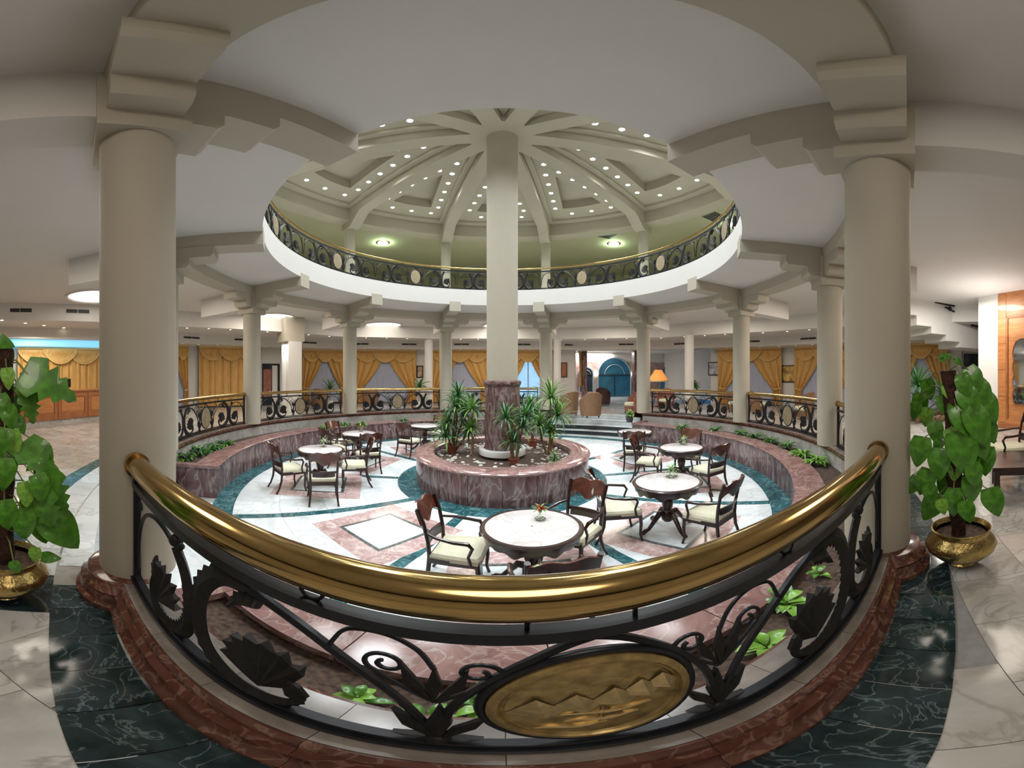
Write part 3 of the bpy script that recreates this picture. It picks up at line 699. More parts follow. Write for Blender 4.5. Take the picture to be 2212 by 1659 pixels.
yucca(b, [cr(1145, 880, d, .42), cr(1155, 905, d, .4)], 'bluish green yucca half hidden behind the tall right one', .13, .4, 40)
b = at(1198, 998, ZS)
rt = empty('spider_plant', b, 0, 'small spiky plant low on the right inside the round planter', 'plant'); crown(Vector((0, 0, .03)), .24, 34, parent=rt, mats=('leaf_mid', 'leaf_dark'), w=.012)

def leafmesh(name, L, W, lobes=0, mat='leaf', fold=.18, curl=.25):
    """heart-shaped leaf lying in x (tip +x), y across, hanging slightly; origin at the stalk"""
    m = MB(); n = 10; top = []; 
    for i in range(n + 1):
        t = i / n; x = L * (t * 1.12 - .12); ww = W * .5 * (sin(pi * min(1, t ** .62)) ** .75 if 0 < t < 1 else (.0))
        if lobes and i % 2 == 0 and 2 < i < n: ww *= .55
        top.append((x if i else -.02 * L, ww, x))
    vs = []
    for x, ww, _ in top:
        zc = -curl * L * (max(0, x / L)) ** 2
        vs += [(x - (.10 * L if 0 < x + .12 * L < .2 * L else 0), ww, zc + fold * ww), (x, 0, zc), (x - (.10 * L if 0 < x + .12 * L < .2 * L else 0), -ww, zc + fold * ww)]
    fs = []
    for i in range(n): b = 3 * i; fs += [(b, b + 1, b + 4, b + 3), (b + 1, b + 2, b + 5, b + 4)]
    m.add(vs, fs); o = m.build(name, M[mat], None, 60); return o
LEAF = [leafmesh('leaf', 1, .78), leafmesh('leaf', 1, .78, mat='leaf_lit'), leafmesh('leaf', 1, .85, 1)]
def pothos(center, poletop, leaves, pot_prof, label, cat='plant'):
    root = empty('potted_pothos', center, 0, label, cat); c = Vector(center)
    pot = MB().rev(pot_prof, n=40).build('pot', M['brass_pot'], root, 60)
    rt = pot_prof[-1][0]
    MB().arc(.01, rt, pot_prof[-1][1] - .05, pot_prof[-1][1] - .03, 0, 360, 24).build('soil', M['soil'], root)
    pt = Vector(poletop) - c; m = MB(); n = 14; q0 = Vector((pt.x * .2, pt.y * .2, .25))
    m.tube([q0.lerp(pt, i / n) + Vector((R.uniform(-.006, .006), R.uniform(-.006, .006), 0)) for i in range(n + 1)], [.055 + R.uniform(-.005, .007) for i in range(n + 1)], 12); m.build('moss_pole', M['moss'], root)
    for (px, py, deg, L, dd, kind) in leaves:
        dc = hypot(c.x, c.y - CY); d = dc + dd; s, co = ray(px)
        el = (PY0 - py) / F; sz = L / F * d / cos(el)
        p = atd(px, py, d) - c
        ri = Vector((co, -s, 0)); vw = Vector((s, co, 0)); dn = Vector((0, 0, -1))
        a = RAD(deg); tip = (ri * cos(a) + dn * sin(a) - vw * (.25 if dd <= 0 else -.1)).normalized()
        nrm = (-vw + Vector((0, 0, .55)) + ri * R.uniform(-.35, .35)).normalized()
        y = nrm.cross(tip).normalized(); z = tip.cross(y).normalized()
        p0 = p - tip * sz * .5
        o = inst(LEAF[kind], 'leaf', (0, 0, 0), 0, root)
        o.matrix_local = Matrix.Translation(p0) @ Matrix((tip, y, z)).transposed().to_4x4() @ Matrix.Scale(sz, 4)
        zq = min(max(p0.z + .05, .35), pt.z); q = Vector((pt.x * zq / pt.z, pt.y * zq / pt.z, zq))
        if (q - p0).length > .05:
            mid = q.lerp(p0, .55) + Vector((0, 0, .05)); MB().tube([q, mid, p0], .0045, 5).build('stalk', M['stem'], root)
    return root
PROF = [(.01, 0), (.10, 0), (.11, .015), (.10, .03), (.19, .09), (.255, .16), (.27, .205), (.25, .25), (.215, .29), (.205, .31), (.225, .345), (.215, .35), (.195, .31)]
RC = (2.45, -6.71, 0)
rl = [(1986,980,100,62,-.12,0),(2022,938,85,48,-.05,0),(2028,1008,95,66,-.14,0),(1975,1048,130,46,-.05,0),(1996,1045,110,56,-.1,0),(2083,985,75,92,-.17,0),(2068,905,80,58,-.1,0),(2046,880,70,52,-.05,0),
(2118,925,62,84,-.12,0),(2098,872,60,66,-.1,0),(2138,885,62,66,-.05,0),(2128,1000,95,60,-.05,0),(2148,1090,75,62,-.12,0),(2062,1090,85,58,-.16,0),(2100,1060,85,60,-.12,0),(2010,1100,118,62,-.1,0),(2036,1098,80,34,-.2,1),
(2090,1110,80,48,-.2,0),(1990,875,80,46,.08,0),(2000,905,100,42,.05,1),(2008,845,70,46,.1,0),(2044,770,-20,28,0,0),(2072,782,30,22,.02,0),(2108,822,55,58,-.05,0),(2084,835,75,50,-.1,0),(2124,855,60,64,-.05,0),
(2088,915,55,74,-.14,0),(2120,965,70,62,-.1,0),(2062,1020,95,44,-.1,1),(2105,1030,80,52,-.15,0),(2026,960,120,34,-.05,0),(2070,955,60,60,-.13,1),(2140,935,70,50,-.02,0),(2012,1070,70,44,-.12,0),(2050,850,60,36,-.08,1),
(2040,1050,100,48,-.02,0),(2078,1060,70,52,-.05,0),(1975,890,110,40,.05,0),(2098,1000,85,60,-.08,0)]
pothos(RC, atd(2050, 800, 2.45), rl, PROF, 'climbing pothos with heart-shaped leaves in a brass pot, right of the thick right column')
LC = (-2.04, -7.03, 0)
ll = [(5,738,10,55,-.05,0),(22,768,60,34,0,0),(112,832,24,120,-.12,2),(66,885,80,62,-.08,2),(72,822,50,50,-.05,0),(18,820,80,44,-.1,1),(22,905,75,52,-.1,0),(88,1000,48,96,-.1,2),(122,1070,60,88,-.14,2),(98,985,55,60,-.06,0),
(138,1150,48,100,-.12,0),(100,1110,70,86,-.18,2),(52,1138,85,66,-.2,0),(15,1118,80,64,-.22,0),(76,1202,90,34,-.2,1),(112,1205,0,34,-.1,0),(34,1228,75,30,-.3,0),(28,962,80,56,-.12,1),(10,1030,90,66,-.2,0),(88,1060,75,60,-.2,0),
(58,1072,80,54,-.22,1),(8,880,70,50,-.1,0),(24,1000,60,50,-.1,0),(45,920,60,40,-.05,0),(110,1040,60,70,-.05,0),(70,1110,75,60,-.1,0),(5,960,100,60,-.15,0),(60,845,30,50,-.05,1),(38,880,90,44,.05,0),(92,1150,75,60,-.14,0)]
pothos(LC, atd(8, 755, 2.05), ll, PROF, 'climbing pothos with big lobed leaves in a brass pot at the left edge')
for o in LEAF: bpy.data.objects.remove(o)
def clump(name, base, n, L, W, label, mats=('leaf_lit', 'leaf'), cat='plant', group=None, up=.9, stuff=True):
    root = empty(name, base, 0, label, cat, group); mb = MB()
    for i in range(n):
        az = i * 2.399 + R.random(); el = up * (.35 + .65 * R.random()); Lr = L * (.6 + .5 * R.random()); h = L * .5 * R.random()
        p = Vector((cos(az) * L * .25 * R.random(), sin(az) * L * .25 * R.random(), h))
        d = Vector((cos(az), sin(az), 0)); s_ = Vector((-sin(az), cos(az), 0)); k = 4; vs = []
        for q in range(k + 1):
            t = q / k; ww = W * .5 * sin(pi * (t * .9 + .08)) ; e = el - 1.3 * t
            vs += [p + s_ * ww + Vector((0, 0, ww * .3)), p, p - s_ * ww + Vector((0, 0, ww * .3))]
            p = p + (d * cos(e) + Vector((0, 0, sin(e)))) * Lr / k
        fs = []
        for q in range(k): b = 3 * q; fs += [(b, b + 1, b + 4, b + 3), (b + 1, b + 2, b + 5, b + 4)]
        mb.add(vs, fs, R.random() > .6)
    tag(mb.build('foliage', [M[mats[0]], M[mats[1]]], root, 60), kind='stuff')
    MB().tube([(0, 0, -.02), (0, 0, L * .5)], .006, 5).build('stem', M['stem'], root)
    return root
ZT = -.17
tp = [(772,1515,.11,'small leafy seedling in the near trough, leftmost below the brass handrail'),(922,1562,.12,'bright broad-leaved plant in the near trough left of the brass medallion'),(1052,1528,.13,'broad-leaved plant right behind the left edge of the brass medallion'),
(1700,1315,.17,'bright leafy plant in the near trough, upper of the two right of the medallion'),(1655,1405,.15,'bright low leafy plant in the near trough, lower of the two right of the medallion'),(1768,1245,.12,'thin plant with a yellow flower in the near trough by the right column')]
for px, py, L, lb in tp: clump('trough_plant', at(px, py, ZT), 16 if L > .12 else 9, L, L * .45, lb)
ft = [(400,990,'left end of the trough beside the thick left column'),(430,978,'left trough, second from its end'),(462,970,'left trough, third from its end'),(487,962,'left trough, fourth from its end'),
(1600,938,'right trough by the middle column'),(1630,945,'right trough just right of the middle column'),(1665,955,'right trough, midway to the slim column'),(1700,968,'right trough below the wide iron panel'),(1735,985,'right trough, brighter, nearing the thick column'),(1765,1000,'right trough, brightest, beside the thick right column'),
(700,926,'left trough behind the nearer left table'),(745,918,'left trough left of the second column'),(780,917,'left trough right of the second column'),(870,908,'far left trough near the far table'),(1475,925,'right trough behind the third right table'),(1545,930,'right trough behind the armchair')]
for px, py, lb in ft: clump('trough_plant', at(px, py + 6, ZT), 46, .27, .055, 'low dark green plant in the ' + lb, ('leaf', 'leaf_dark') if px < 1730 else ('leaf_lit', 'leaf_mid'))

# ================================================================ TABLES AND CHAIRS
def make_chair():
    t = empty('armchair', (0, 0, 0), 0, 'dark carved armchair', 'chair')
    fm = M['wood_dark']
    m = MB(); m.box(-.26, .26, .20, .245, .36, .42); m.box(-.235, .235, -.24, -.20, .36, .42)
    for sg in (-1, 1): m.prism([(sg * .22, -.22), (sg * .25, -.22), (sg * .265, .23), (sg * .235, .23)][::sg], .36, .42)
    m.build('seat_frame', fm, t)
    m = MB(); Pp = [(-.245, -.215), (.245, -.215), (.272, .235), (.20, .262), (-.20, .262), (-.272, .235)]
    for z0, z1, s0, s1 in ((.40, .445, 1.0, 1.0), (.445, .475, 1.0, .93), (.475, .49, .93, .70)):
        n = 6; m.add([(x * s0, y * s0, z0) for x, y in Pp] + [(x * s1, y * s1, z1) for x, y in Pp], [(i, (i + 1) % n, n + (i + 1) % n, n + i) for i in range(n)])
    m.add([(x * .70, y * .70, .49) for x, y in Pp], [tuple(range(6))]); m.build('seat', M['cushion'], t, 60)
    for sg in (-1, 1):
        MB().tube([(sg * .245, .225, .40), (sg * .25, .235, .25), (sg * .245, .225, .10), (sg * .255, .25, 0)], [.026, .022, .016, .018], 8).build('leg', fm, t)
        MB().tube([(sg * .22, -.22, .42), (sg * .22, -.235, .25), (sg * .23, -.28, .10), (sg * .24, -.34, 0)], [.024, .022, .018, .017], 8).build('leg', fm, t)
        MB().tube([(sg * .222, -.22, .40), (sg * .225, -.235, .60), (sg * .235, -.275, .80), (sg * .245, -.33, .96)], [.022, .021, .020, .022], 8).build('back_post', fm, t)
        MB().tube([(sg * .232, -.25, .70), (sg * .285, -.14, .685), (sg * .30, .02, .665), (sg * .285, .15, .655), (sg * .27, .185, .60), (sg * .275, .15, .50), (sg * .262, .17, .40)], [.014, .017, .019, .022, .017, .015, .017], 8).build('arm', fm, t)
    def back(z0f, z1f, th, n=10, name='crest_rail', mat='wood_red', x0=.245):
        m = MB(); vs = []
        for i in range(n + 1):
            u = -1 + 2 * i / n; x = u * x0; 
            for z, s_ in ((z0f(u), 1), (z1f(u), 1)):
                y = -.235 - .135 * max(0, (z - .55) / .45) ** 1.3 - .035 * (1 - u * u)
                vs += [(x, y + th / 2, z), (x, y - th / 2, z)]
        fs = []
        for i in range(n):
            b = 4 * i; c = b + 4; fs += [(b, c, c + 2, b + 2), (b + 1, b + 3, c + 3, c + 1), (b + 2, c + 2, c + 3, b + 3), (b, b + 1, c + 1, c)]
        fs += [(0, 2, 3, 1), (4 * n, 4 * n + 1, 4 * n + 3, 4 * n + 2)]
        m.add(vs, fs); return m.build(name, M[mat], t, 50)
    back(lambda u: .80 - .045 * cos(u * pi * 1.5) - .02, lambda u: .955 + .025 * cos(u * pi * .5) - .015 * cos(u * pi * 2), .024, 14)
    back(lambda u: .585, lambda u: .625, .02, 8, 'back_rail', 'wood_dark', .225)
    back(lambda u: .515, lambda u: .60, .012, 8, 'back_pad', 'wood_dark', .19)
    return t
def make_table():
    t = empty('round_table', (0, 0, 0), 0, 'round table', 'table')
    MB().rev([(.01, .725), (.438, .725), (.438, .752), (.43, .757), (.01, .757)], n=48).build('marble_top', M['table_marble'], t)
    MB().rev([(.43, .72), (.455, .715), (.482, .73), (.485, .745), (.47, .757), (.437, .757), (.432, .735)], n=48, closed=True).build('rim', M['wood_dark'], t)
    m = MB(); n = 96; vs = []
    for i in range(n):
        a = 2 * pi * i / n; dr = .075 + .032 * abs(cos(4 * a)) + .018 * cos(16 * a) 
        for r, z in ((.452, .725), (.45, .725 - dr * .6), (.44, .725 - dr), (.425, .725 - dr), (.43, .72)): vs.append((r * cos(a), r * sin(a), z))
    fs = [(5 * i + q, 5 * ((i + 1) % n) + q, 5 * ((i + 1) % n) + (q + 1) % 5, 5 * i + (q + 1) % 5) for i in range(n) for q in range(5)]
    m.add(vs, fs); m.build('carved_apron', M['wood_dark'], t, 50)
    MB().rev([(.01, .73), (.16, .72), (.10, .69), (.06, .64), (.05, .58), (.075, .50), (.085, .44), (.07, .36), (.055, .32), (.08, .28), (.095, .22), (.08, .16), (.05, .13), (.01, .12)], n=20).build('pedestal', M['wood_dark'], t)
    for k in range(4):
        a = k * pi / 2 + pi / 4; c, s_ = cos(a), sin(a)
        m = MB(); m.tube([(c * r, s_ * r, z) for r, z in ((.04, .26), (.14, .27), (.22, .17), (.30, .07), (.37, .045))], [.045, .042, .032, .026, .036], 10)
        m.ball((c * .39, s_ * .39, .03), .036, 10, 6, .85); m.build('foot', M['wood_dark'], t)
    return t
M['table_marble'] = marble('table_marble', (.60, .56, .55), (.74, .71, .70), (.42, .35, .34), 2.5, 2.2, .03, .12, isl=.03)
def tz(px, py): p = at(px, py, ZP + .755); return (p.x, p.y)
TB = [tz(1149, 1137), tz(1442, 1040), tz(1472, 966), tz(1372, 932), tz(692, 970), tz(776, 936), tz(918, 919)]
TLAB = ['round marble-topped carved table nearest the brass handrail, red flowers in its vase', 'round marble-topped table right of the planter, two armchairs facing it, second nearest', 'round marble-topped table behind the second nearest one, by the right trough wall',
 'farthest round marble-topped table on the right, near the far steps', 'round marble-topped table on the left with three armchairs, nearest on that side', 'round marble-topped table behind the nearest left one', 'farthest round marble-topped table, left of the planter yuccas']
tb0 = make_table()
for i, (x, y) in enumerate(TB):
    a = atan2(x, -y)
    inlay(x, y, a)
for i, (x, y) in enumerate(TB):
    o = tb0 if i == 0 else copy_tree(tb0)
    place(o, (x, y, ZP + .003), atan2(x, -y) + .3, TLAB[i], 'round tables in the sunken court')
inlay(-1.55, -2.95, RAD(-32), .74)                                       # empty inlay left of the near table
ch0 = make_chair(); nch = 0
def ch(ti, px, py, label, turn=0.0):
    """armchair whose crest rail shows at pixel px,py, drawn up to table TI"""
    global nch
    p = at(px, py, ZP + .955); x, y = TB[ti]; d = Vector((x - p.x, y - p.y, 0)); L = d.length; d.normalize()
    off = min(.31, L); q = Vector((p.x, p.y, 0)) + d * off
    if (Vector((x, y, 0)) - q).length < .69: q = Vector((x, y, 0)) - d * .69
    if (Vector((x, y, 0)) - q).length > .95: q = Vector((x, y, 0)) - d * .95
    o = ch0 if nch == 0 else copy_tree(ch0); nch += 1
    place(o, (q.x, q.y, ZP + .003), atan2(-d.x, d.y) + turn, label, 'armchairs in the sunken court')
ch(0, 966, 1088, 'dark carved armchair left of the nearest round table, cream seat facing right')
ch(0, 1234, 1060, 'armchair behind the nearest round table, between it and the planter, crest rail showing')
ch(0, 1212, 1196, 'armchair in front of the nearest round table, only its back above the brass handrail')
ch(1, 1302, 1022, 'armchair left of the second nearest table, cream seat facing right')
ch(1, 1572, 1035, 'armchair right of the second nearest table, seen from its back corner')
ch(2, 1556, 962, 'armchair right of the table by the right trough wall, tall back in profile')
ch(2, 1394, 944, 'armchair left of the table by the right trough wall, back to the far steps')
ch(2, 1482, 938, 'armchair on the far side of the table by the right trough wall')
ch(3, 1368, 944, 'armchair in front of the farthest right table, back towards the viewer')
ch(4, 606, 957, 'armchair left of the nearest left table, facing right')
ch(4, 702, 988, 'armchair in front of the nearest left table, open back towards the viewer')
ch(4, 757, 950, 'armchair at the right side of the nearest left table')
ch(5, 806, 940, 'armchair at the near right side of the second left table')
ch(5, 700, 926, 'armchair left of the second left table, partly behind a small white flower')
ch(5, 756, 917, 'armchair beyond the second left table, against the trough wall')
ch(6, 870, 915, 'armchair left of the farthest table beside the planter')
ch(6, 922, 904, 'armchair beyond the farthest table, only its crest showing')
def vase(px, py, ti, fl, label, n=9, s=1.0):
    p = at(px, py, ZP + .76); p.z += .004; x, y = TB[ti]
    d = Vector((p.x - x, p.y - y, 0))
    if d.length > .33: d = d.normalized() * .33; p.x, p.y = x + d.x, y + d.y
    v = empty('flower_vase', p, 0, label, 'vase', 'flower vases on the round tables')
    MB().rev([(.01, 0), (.052 * s, 0), (.055 * s, .012), (.02 * s, .035), (.014 * s, .07), (.02 * s, .10), (.032 * s, .125)], n=20).build('glass', M['glass'], v)
    m = MB()
    for i in range(n + 8): strap(m, (0, 0, .10), i * 2.399, .09 * s * (1 + .4 * R.random()), 1.4 - .08 * i, .011, 1.3, i % 2)
    m.build('leaves', [M['leaf'], M['leaf_lit']], v, 60)
    for i in range(4 if fl else 0):
        m = MB(); a = i * 2.1; m.ball((.03 * cos(a), .03 * sin(a), .125 + .012 * (i % 2)), .02, 8, 5); m.build('flower', M[fl], v)
vase(1167, 1122, 0, 'flower_red', 'small glass vase of red flowers on the nearest round table')
vase(1450, 1030, 1, None, 'glass vase with a loose yellow-green sprig on the second nearest table', 14, 1.5)
vase(1476, 960, 2, 'flower_white', 'glass vase with a pale sprig on the table by the right trough wall', 12, 1.5)
vase(699, 965, 4, 'flower_white', 'glass vase with a white flower on the nearest left table', 8, 1.2)
vase(780, 932, 5, 'flower_red', 'tiny glass vase with red flowers on the second left table', 7)

# ================================================================ DOWNLIGHTS AND CEILING LAMPS
def hit(poly, px, off=0.0):
    s, c = ray(px); best = None
    for i in range(len(poly)):
        (x1, y1), (x2, y2) = poly[i], poly[(i + 1) % len(poly)]
        ex, ey = x2 - x1, y2 - y1; den = s * ey - c * ex
        if abs(den) < 1e-9: continue
        t = (x1 * ey - (y1 - CY) * ex) / den; u = (x1 * c - (y1 - CY) * s) / den
        if t > 0 and -1e-6 <= u <= 1 + 1e-6 and (best is None or t < best[0]): best = (t, atan2(ey, ex))
    t, h = best; nx, ny = -sin(h), cos(h); p = Vector((t * s, CY + t * c, 0))
    if nx * p.x + ny * p.y > 0: nx, ny = -nx, -ny
    return p + Vector((nx, ny, 0)) * off, (atan2(-nx, ny) if False else atan2(nx, -ny)), t     # heading rz: local -y faces the room
DL = {}
def downlight(loc, group, label, r=.05, mat='lamp_warm'):
    if (r, mat) not in DL:
        m = MB(); m.rev([(.001, -.004), (r, -.004)], n=14); m.rev([(r, -.004), (r * 1.3, -.008), (r * 1.35, 0)], n=14, mi=1)
        o = m.build('downlight', [M[mat], M['plaster_white']]); DL[(r, mat)] = o
    else: o = inst(DL[(r, mat)], 'downlight', loc)
    o.location = loc; tag(o, label, 'light', group)
ORD = ['first', 'second', 'third', 'fourth', 'fifth', 'sixth', 'seventh', 'eighth', 'ninth', 'tenth', 'eleventh']
def cofname(am):
    am = (am + 180) % 360 - 180
    nm = [(-178, 'directly behind the central column'), (147, 'just right of the central column'), (111, 'second right of the central column'), (75, 'at the right end of the opening'), (39, 'above the thick right column'), (2, 'nearest the viewer'),
          (-142, 'just left of the central column'), (-106, 'second left of the central column'), (-70, 'at the left end of the opening'), (-35, 'above the thick left column')]
    return min(nm, key=lambda q: min(abs(q[0] - am), 360 - abs(q[0] - am)))[1]
for p, am, sd, q in spots:
    d = hypot(p.x, p.y - CY); t = (4.1 - EZ) / (8.06 - EZ)
    if hypot(p.x * t, CY + (p.y - CY) * t) > 4.80: continue
    lb = {'one': '%s spotlight from the hub, counterclockwise side, coffer %s', 'other': '%s spotlight from the hub, clockwise side, coffer %s', 'outer': '%s spotlight along the outer edge of the coffer %s'}[sd] % (ORD[q], cofname(am))
    downlight((p.x, p.y, 8.062), 'spotlights in the dome coffers', lb, .065, 'lamp_white')
SEG = [(384, 527, 'the thick left column and first slim column'), (562, 742, 'the first and second slim columns'), (770, 951, 'the second and third slim columns'), (976, 1052, 'the third slim column and the central one'),
       (1122, 1167, 'the central column and fourth slim column'), (1191, 1375, 'the fourth and fifth slim columns'), (1405, 1583, 'the fifth and sixth slim columns'), (1620, 1765, 'the sixth and seventh slim columns')]
for a_, b_, nm in SEG:
    for row in (0, 1):
        st = 38 if row == 0 else 31; k = max(1, int((b_ - a_) / st)); 
        if row == 0 and 1122 <= a_ < 1190: continue
        for q in range(k):
            px = a_ + (b_ - a_) * (q + .5) / k
            if row == 0 and 590 < px < 660: continue
            if row == 0: p, h, t = hit(SOF1, px, -.30); downlight((p.x, p.y, 3.452), 'downlights along the upper soffit edge', '%s warm downlight, upper soffit, between %s' % (ORD[q], nm), .045)
            else: p, h, t = hit(SOF2, px, -.35); downlight((p.x, p.y, 3.022), 'downlights above the curtains', '%s tiny downlight above the curtains, between %s' % (ORD[q], nm), .035)
for q, (px, py) in enumerate(((4, 692), (55, 698), (95, 703), (138, 708), (177, 712))):
    downlight(tuple(at(px, py, 3.452)), 'downlights over the wooden counter', '%s warm downlight from the left in the soffit above the orange wooden counter' % ORD[q], .06)
for px, py, lb in ((590, 684, 'second from the left'), (828, 701, 'left of the central column'), (1082, 703, 'just behind the central column'), (205, 640, 'partly behind the thick left column')):
    p = at(px, py, 4.052); o = empty('ceiling_tray_light', p, 0, 'bright round recessed ceiling tray light over the aisle, ' + lb, 'light', 'ceiling tray lights')
    MB().rev([(.001, -.012), (.82, -.012)], n=40).build('diffuser', M['lamp_tray'], o); MB().rev([(.82, -.012), (.86, -.05), (.92, -.05), (.95, .0)], n=40).build('trim_ring', M['plaster_white'], o)
for px, py, lb in ((827, 524, 'left of the central column'), (1326, 526, 'right of the central column'), (1588, 484, 'behind the right end of the balcony railing')):
    p = at(px, py, 7.55); o = empty('gallery_lamp', p, 0, 'greenish glowing lamp on the gallery ceiling, ' + lb, 'light', 'gallery ceiling lamps')
    MB().rev([(.001, -.10), (.14, -.085), (.22, -.04), (.24, 0)], n=24).build('glass_bowl', M['lamp_green'], o); MB().rev([(.235, -.02), (.29, -.02), (.29, 0)], n=24).build('rim', M['brass'], o)
    area('gallery_lamp_light', (p.x, p.y, 7.35), .35, 22, (.70, 1, .66), rot=(pi, 0, 0))
for px, py, lb in ((1311, 508, 'above the right glowing lamp'), (1543, 468, 'near the right end of the railing')):
    p = at(px, py, 7.55); o = empty('ceiling_vent', p, .2, 'square grey ceiling vent on the upper gallery ceiling, ' + lb, 'vent', 'gallery ceiling vents')
    MB().box(-.3, .3, -.3, .3, -.02, 0).build('plate', M['vent_grey'], o)
    for q in range(5): MB().box(-.26, .26, -.24 + q * .11, -.20 + q * .11, -.035, -.015).build('slat', M['steel'], o)
def vent(poly, px, z, w, label, h=.085):
    p, hd, t = hit(poly, px, .012); o = empty('wall_vent', (p.x, p.y, z), hd, label, 'vent', 'air vents on the soffit faces')
    MB().box(-w / 2 - .02, w / 2 + .02, -.006, .02, -h / 2 - .02, h / 2 + .02).build('plate', M['plaster_white'], o)
    for q in (0, 1): MB().box(-w / 2 + q * (w / 2 + .01), -.01 + q * (w / 2 + .01), -.012, 0, -h / 2, h / 2).build('grille', M['steel'], o)
for px, lb in ((414, 'just right of the thick left column'), (524, 'at the first slim column'), (669, 'over the left curtain'), (780, 'over the second curtain'), (884, 'over the third curtain'), (997, 'left of the central column'), (1130, 'right of the central column'),
    (1235, 'at the left end of the entrance opening'), (1353, 'over the arched entrance'), (1471, 'over the orange lamp'), (1624, 'over the right curtain'), (1746, 'over the painting')):
    vent(SOF2, px, 3.27, .80, 'slot air vent on the soffit face ' + lb)
vent(SOF1, 43, 3.80, .80, 'dark slot air vent over the counter, at the left edge', .13); vent(SOF1, 168, 3.80, .80, 'dark slot air vent over the counter, beside the thick left column', .13)

# ================================================================ CURTAINS, WINDOWS, PICTURES
wn = 0
def curtain(pa, pb, label, tied=True, mat='gold', z1=2.99, pane='pane_blue', sheer=True, left=True, right=True, off=.10):
    global wn
    A, h, t = hit(WALL, pa, off); B, h2, t2 = hit(WALL, pb, off)
    d = B - A; W = d.length; hd = atan2(d.y, d.x); c = (A + B) / 2
    nrm = Vector((-sin(hd), cos(hd), 0)); fl_ = 1
    if nrm.x * c.x + nrm.y * c.y < 0: hd += pi        # local -y faces the room
    wn += 1
    wo = empty('window_%d' % wn, (c.x, c.y, 0), hd, kind='structure')
    iw = W * .38
    MB().box(-iw, iw, .035, .05, .35, 2.75).build('pane', M[pane], wo)
    m = MB()
    for x in (-iw, -.02, iw - .05): m.box(x, x + .05, .0, .055, .3, 2.8)
    m.box(-iw, iw, 0, .055, .3, .36); m.box(-iw, iw, 0, .055, 2.74, 2.8); m.build('window_frame', M['frame_grey'], wo)
    root = empty('curtain', (c.x, c.y, 0), hd, label, 'curtain', 'gold curtains')
    def sheet(fx, nx_, nz, zt, zb, amp, fr, name, mt, y0):
        m = MB(); vs = []
        for j in range(nz + 1):
            v = j / nz; x0, x1, zz = fx(v)
            for i in range(nx_ + 1):
                u = i / nx_; vs.append((x0 + (x1 - x0) * u, y0 - amp * (.6 + .4 * sin(u * fr * 2 * pi + v)) * (1 if nz else 1) - amp * .4 * sin(u * fr * 3.3 * pi), zz(u) if callable(zz) else zt + (zb - zt) * v))
        m.add(vs, [(j * (nx_ + 1) + i, j * (nx_ + 1) + i + 1, (j + 1) * (nx_ + 1) + i + 1, (j + 1) * (nx_ + 1) + i) for j in range(nz) for i in range(nx_)])
        return m.build(name, M[mt], root, 75)
    hw = W / 2
    if sheer: sheet(lambda v: (-iw * 1.05, iw * 1.05, None), 60, 1, 2.8, .08, .02, 14, 'sheer', 'sheer', -.01)
    for sg in (-1, 1):
        if (sg < 0 and not left) or (sg > 0 and not right): continue
        if tied:
            def fx(v, sg=sg):
                tie = .72; 
                inner = (.04 + (hw * .74 - .04) * (min(v, tie) / tie) ** 1.35) if v < tie else hw * .74 - (v - tie) * .35
                return (sg * inner, sg * hw * .99, None)
            o = sheet(fx, 26, 20, z1 - .2, .05, .07, 5.5, 'drape', mat, -.08)
            m = MB(); m.tube([(sg * hw * .72, -.10, .90), (sg * hw * .80, -.17, .84), (sg * hw * .97, -.12, .92)], .03, 8); m.build('tieback', M['gold_trim'], root)
        else: sheet(lambda v, sg=sg: (sg * .01, sg * hw * .99, None), 34, 2, z1 - .2, .05, .07, 7, 'drape', mat, -.08)
    MB().box(-hw, hw, -.20, .0, z1 - .06, z1 + .03).build('pelmet', M['gold_trim'], root)
    ns = 3; sw = 2 * hw / (ns - .6)
    for q in range(ns):
        xc = -hw + sw * .5 + q * (2 * hw - sw) / (ns - 1); m = MB(); vs = []; nx_, nz = 18, 6
        for j in range(nz + 1):
            v = j / nz
            for i in range(nx_ + 1):
                u = -1 + 2 * i / nx_; dep = (.14 + .48 * (1 - u * u) ** .9) * v
                vs.append((xc + u * sw * .5 * (1 - .06 * v), -.14 - .05 * (q % 2) - .05 * sin(v * 9) * (1 - abs(u)) - .04 * v, z1 - .05 - dep))
        m.add(vs, [(j * (nx_ + 1) + i, j * (nx_ + 1) + i + 1, (j + 1) * (nx_ + 1) + i + 1, (j + 1) * (nx_ + 1) + i) for j in range(nz) for i in range(nx_)])
        s_ = m.build('swag', M[mat], root, 75)
        m = MB(); m.tube([(xc + (-1 + 2 * i / 18) * sw * .47, -.20 - .05 * (q % 2), z1 - .05 - (.14 + .48 * (1 - (-1 + 2 * i / 18) ** 2) ** .9)) for i in range(19)], .02, 6); m.build('fringe', M['gold_trim'], s_)
    return root
curtain(340, 402, 'gold curtain edge beside the thick left column, left of the white wall strip')
curtain(426, 560, 'closed gold curtain between the thick left column and the first slim column', False)
curtain(650, 748, 'gold curtain with fern fronds in front, between the first and second slim columns')
curtain(766, 898, 'gold looped curtain over a window with a dark mullion, right of the second slim column')
curtain(932, 1056, 'gold looped curtain just left of the central column')
curtain(1088, 1192, 'gold curtain over the brightest blue window, just right of the central column', pane='pane_lit', sheer=False)
curtain(1553, 1692, 'gold looped curtain behind the fourth slim column, left of the sunset painting')
curtain(1720, 1850, 'gold looped curtain right of the sunset painting')
curtain(1930, 2052, 'gold looped curtain seen under the stair, beside the climbing plant')
cv = curtain(36, 214, 'closed pale gold curtain behind the orange wooden counter', False, z1=2.72)
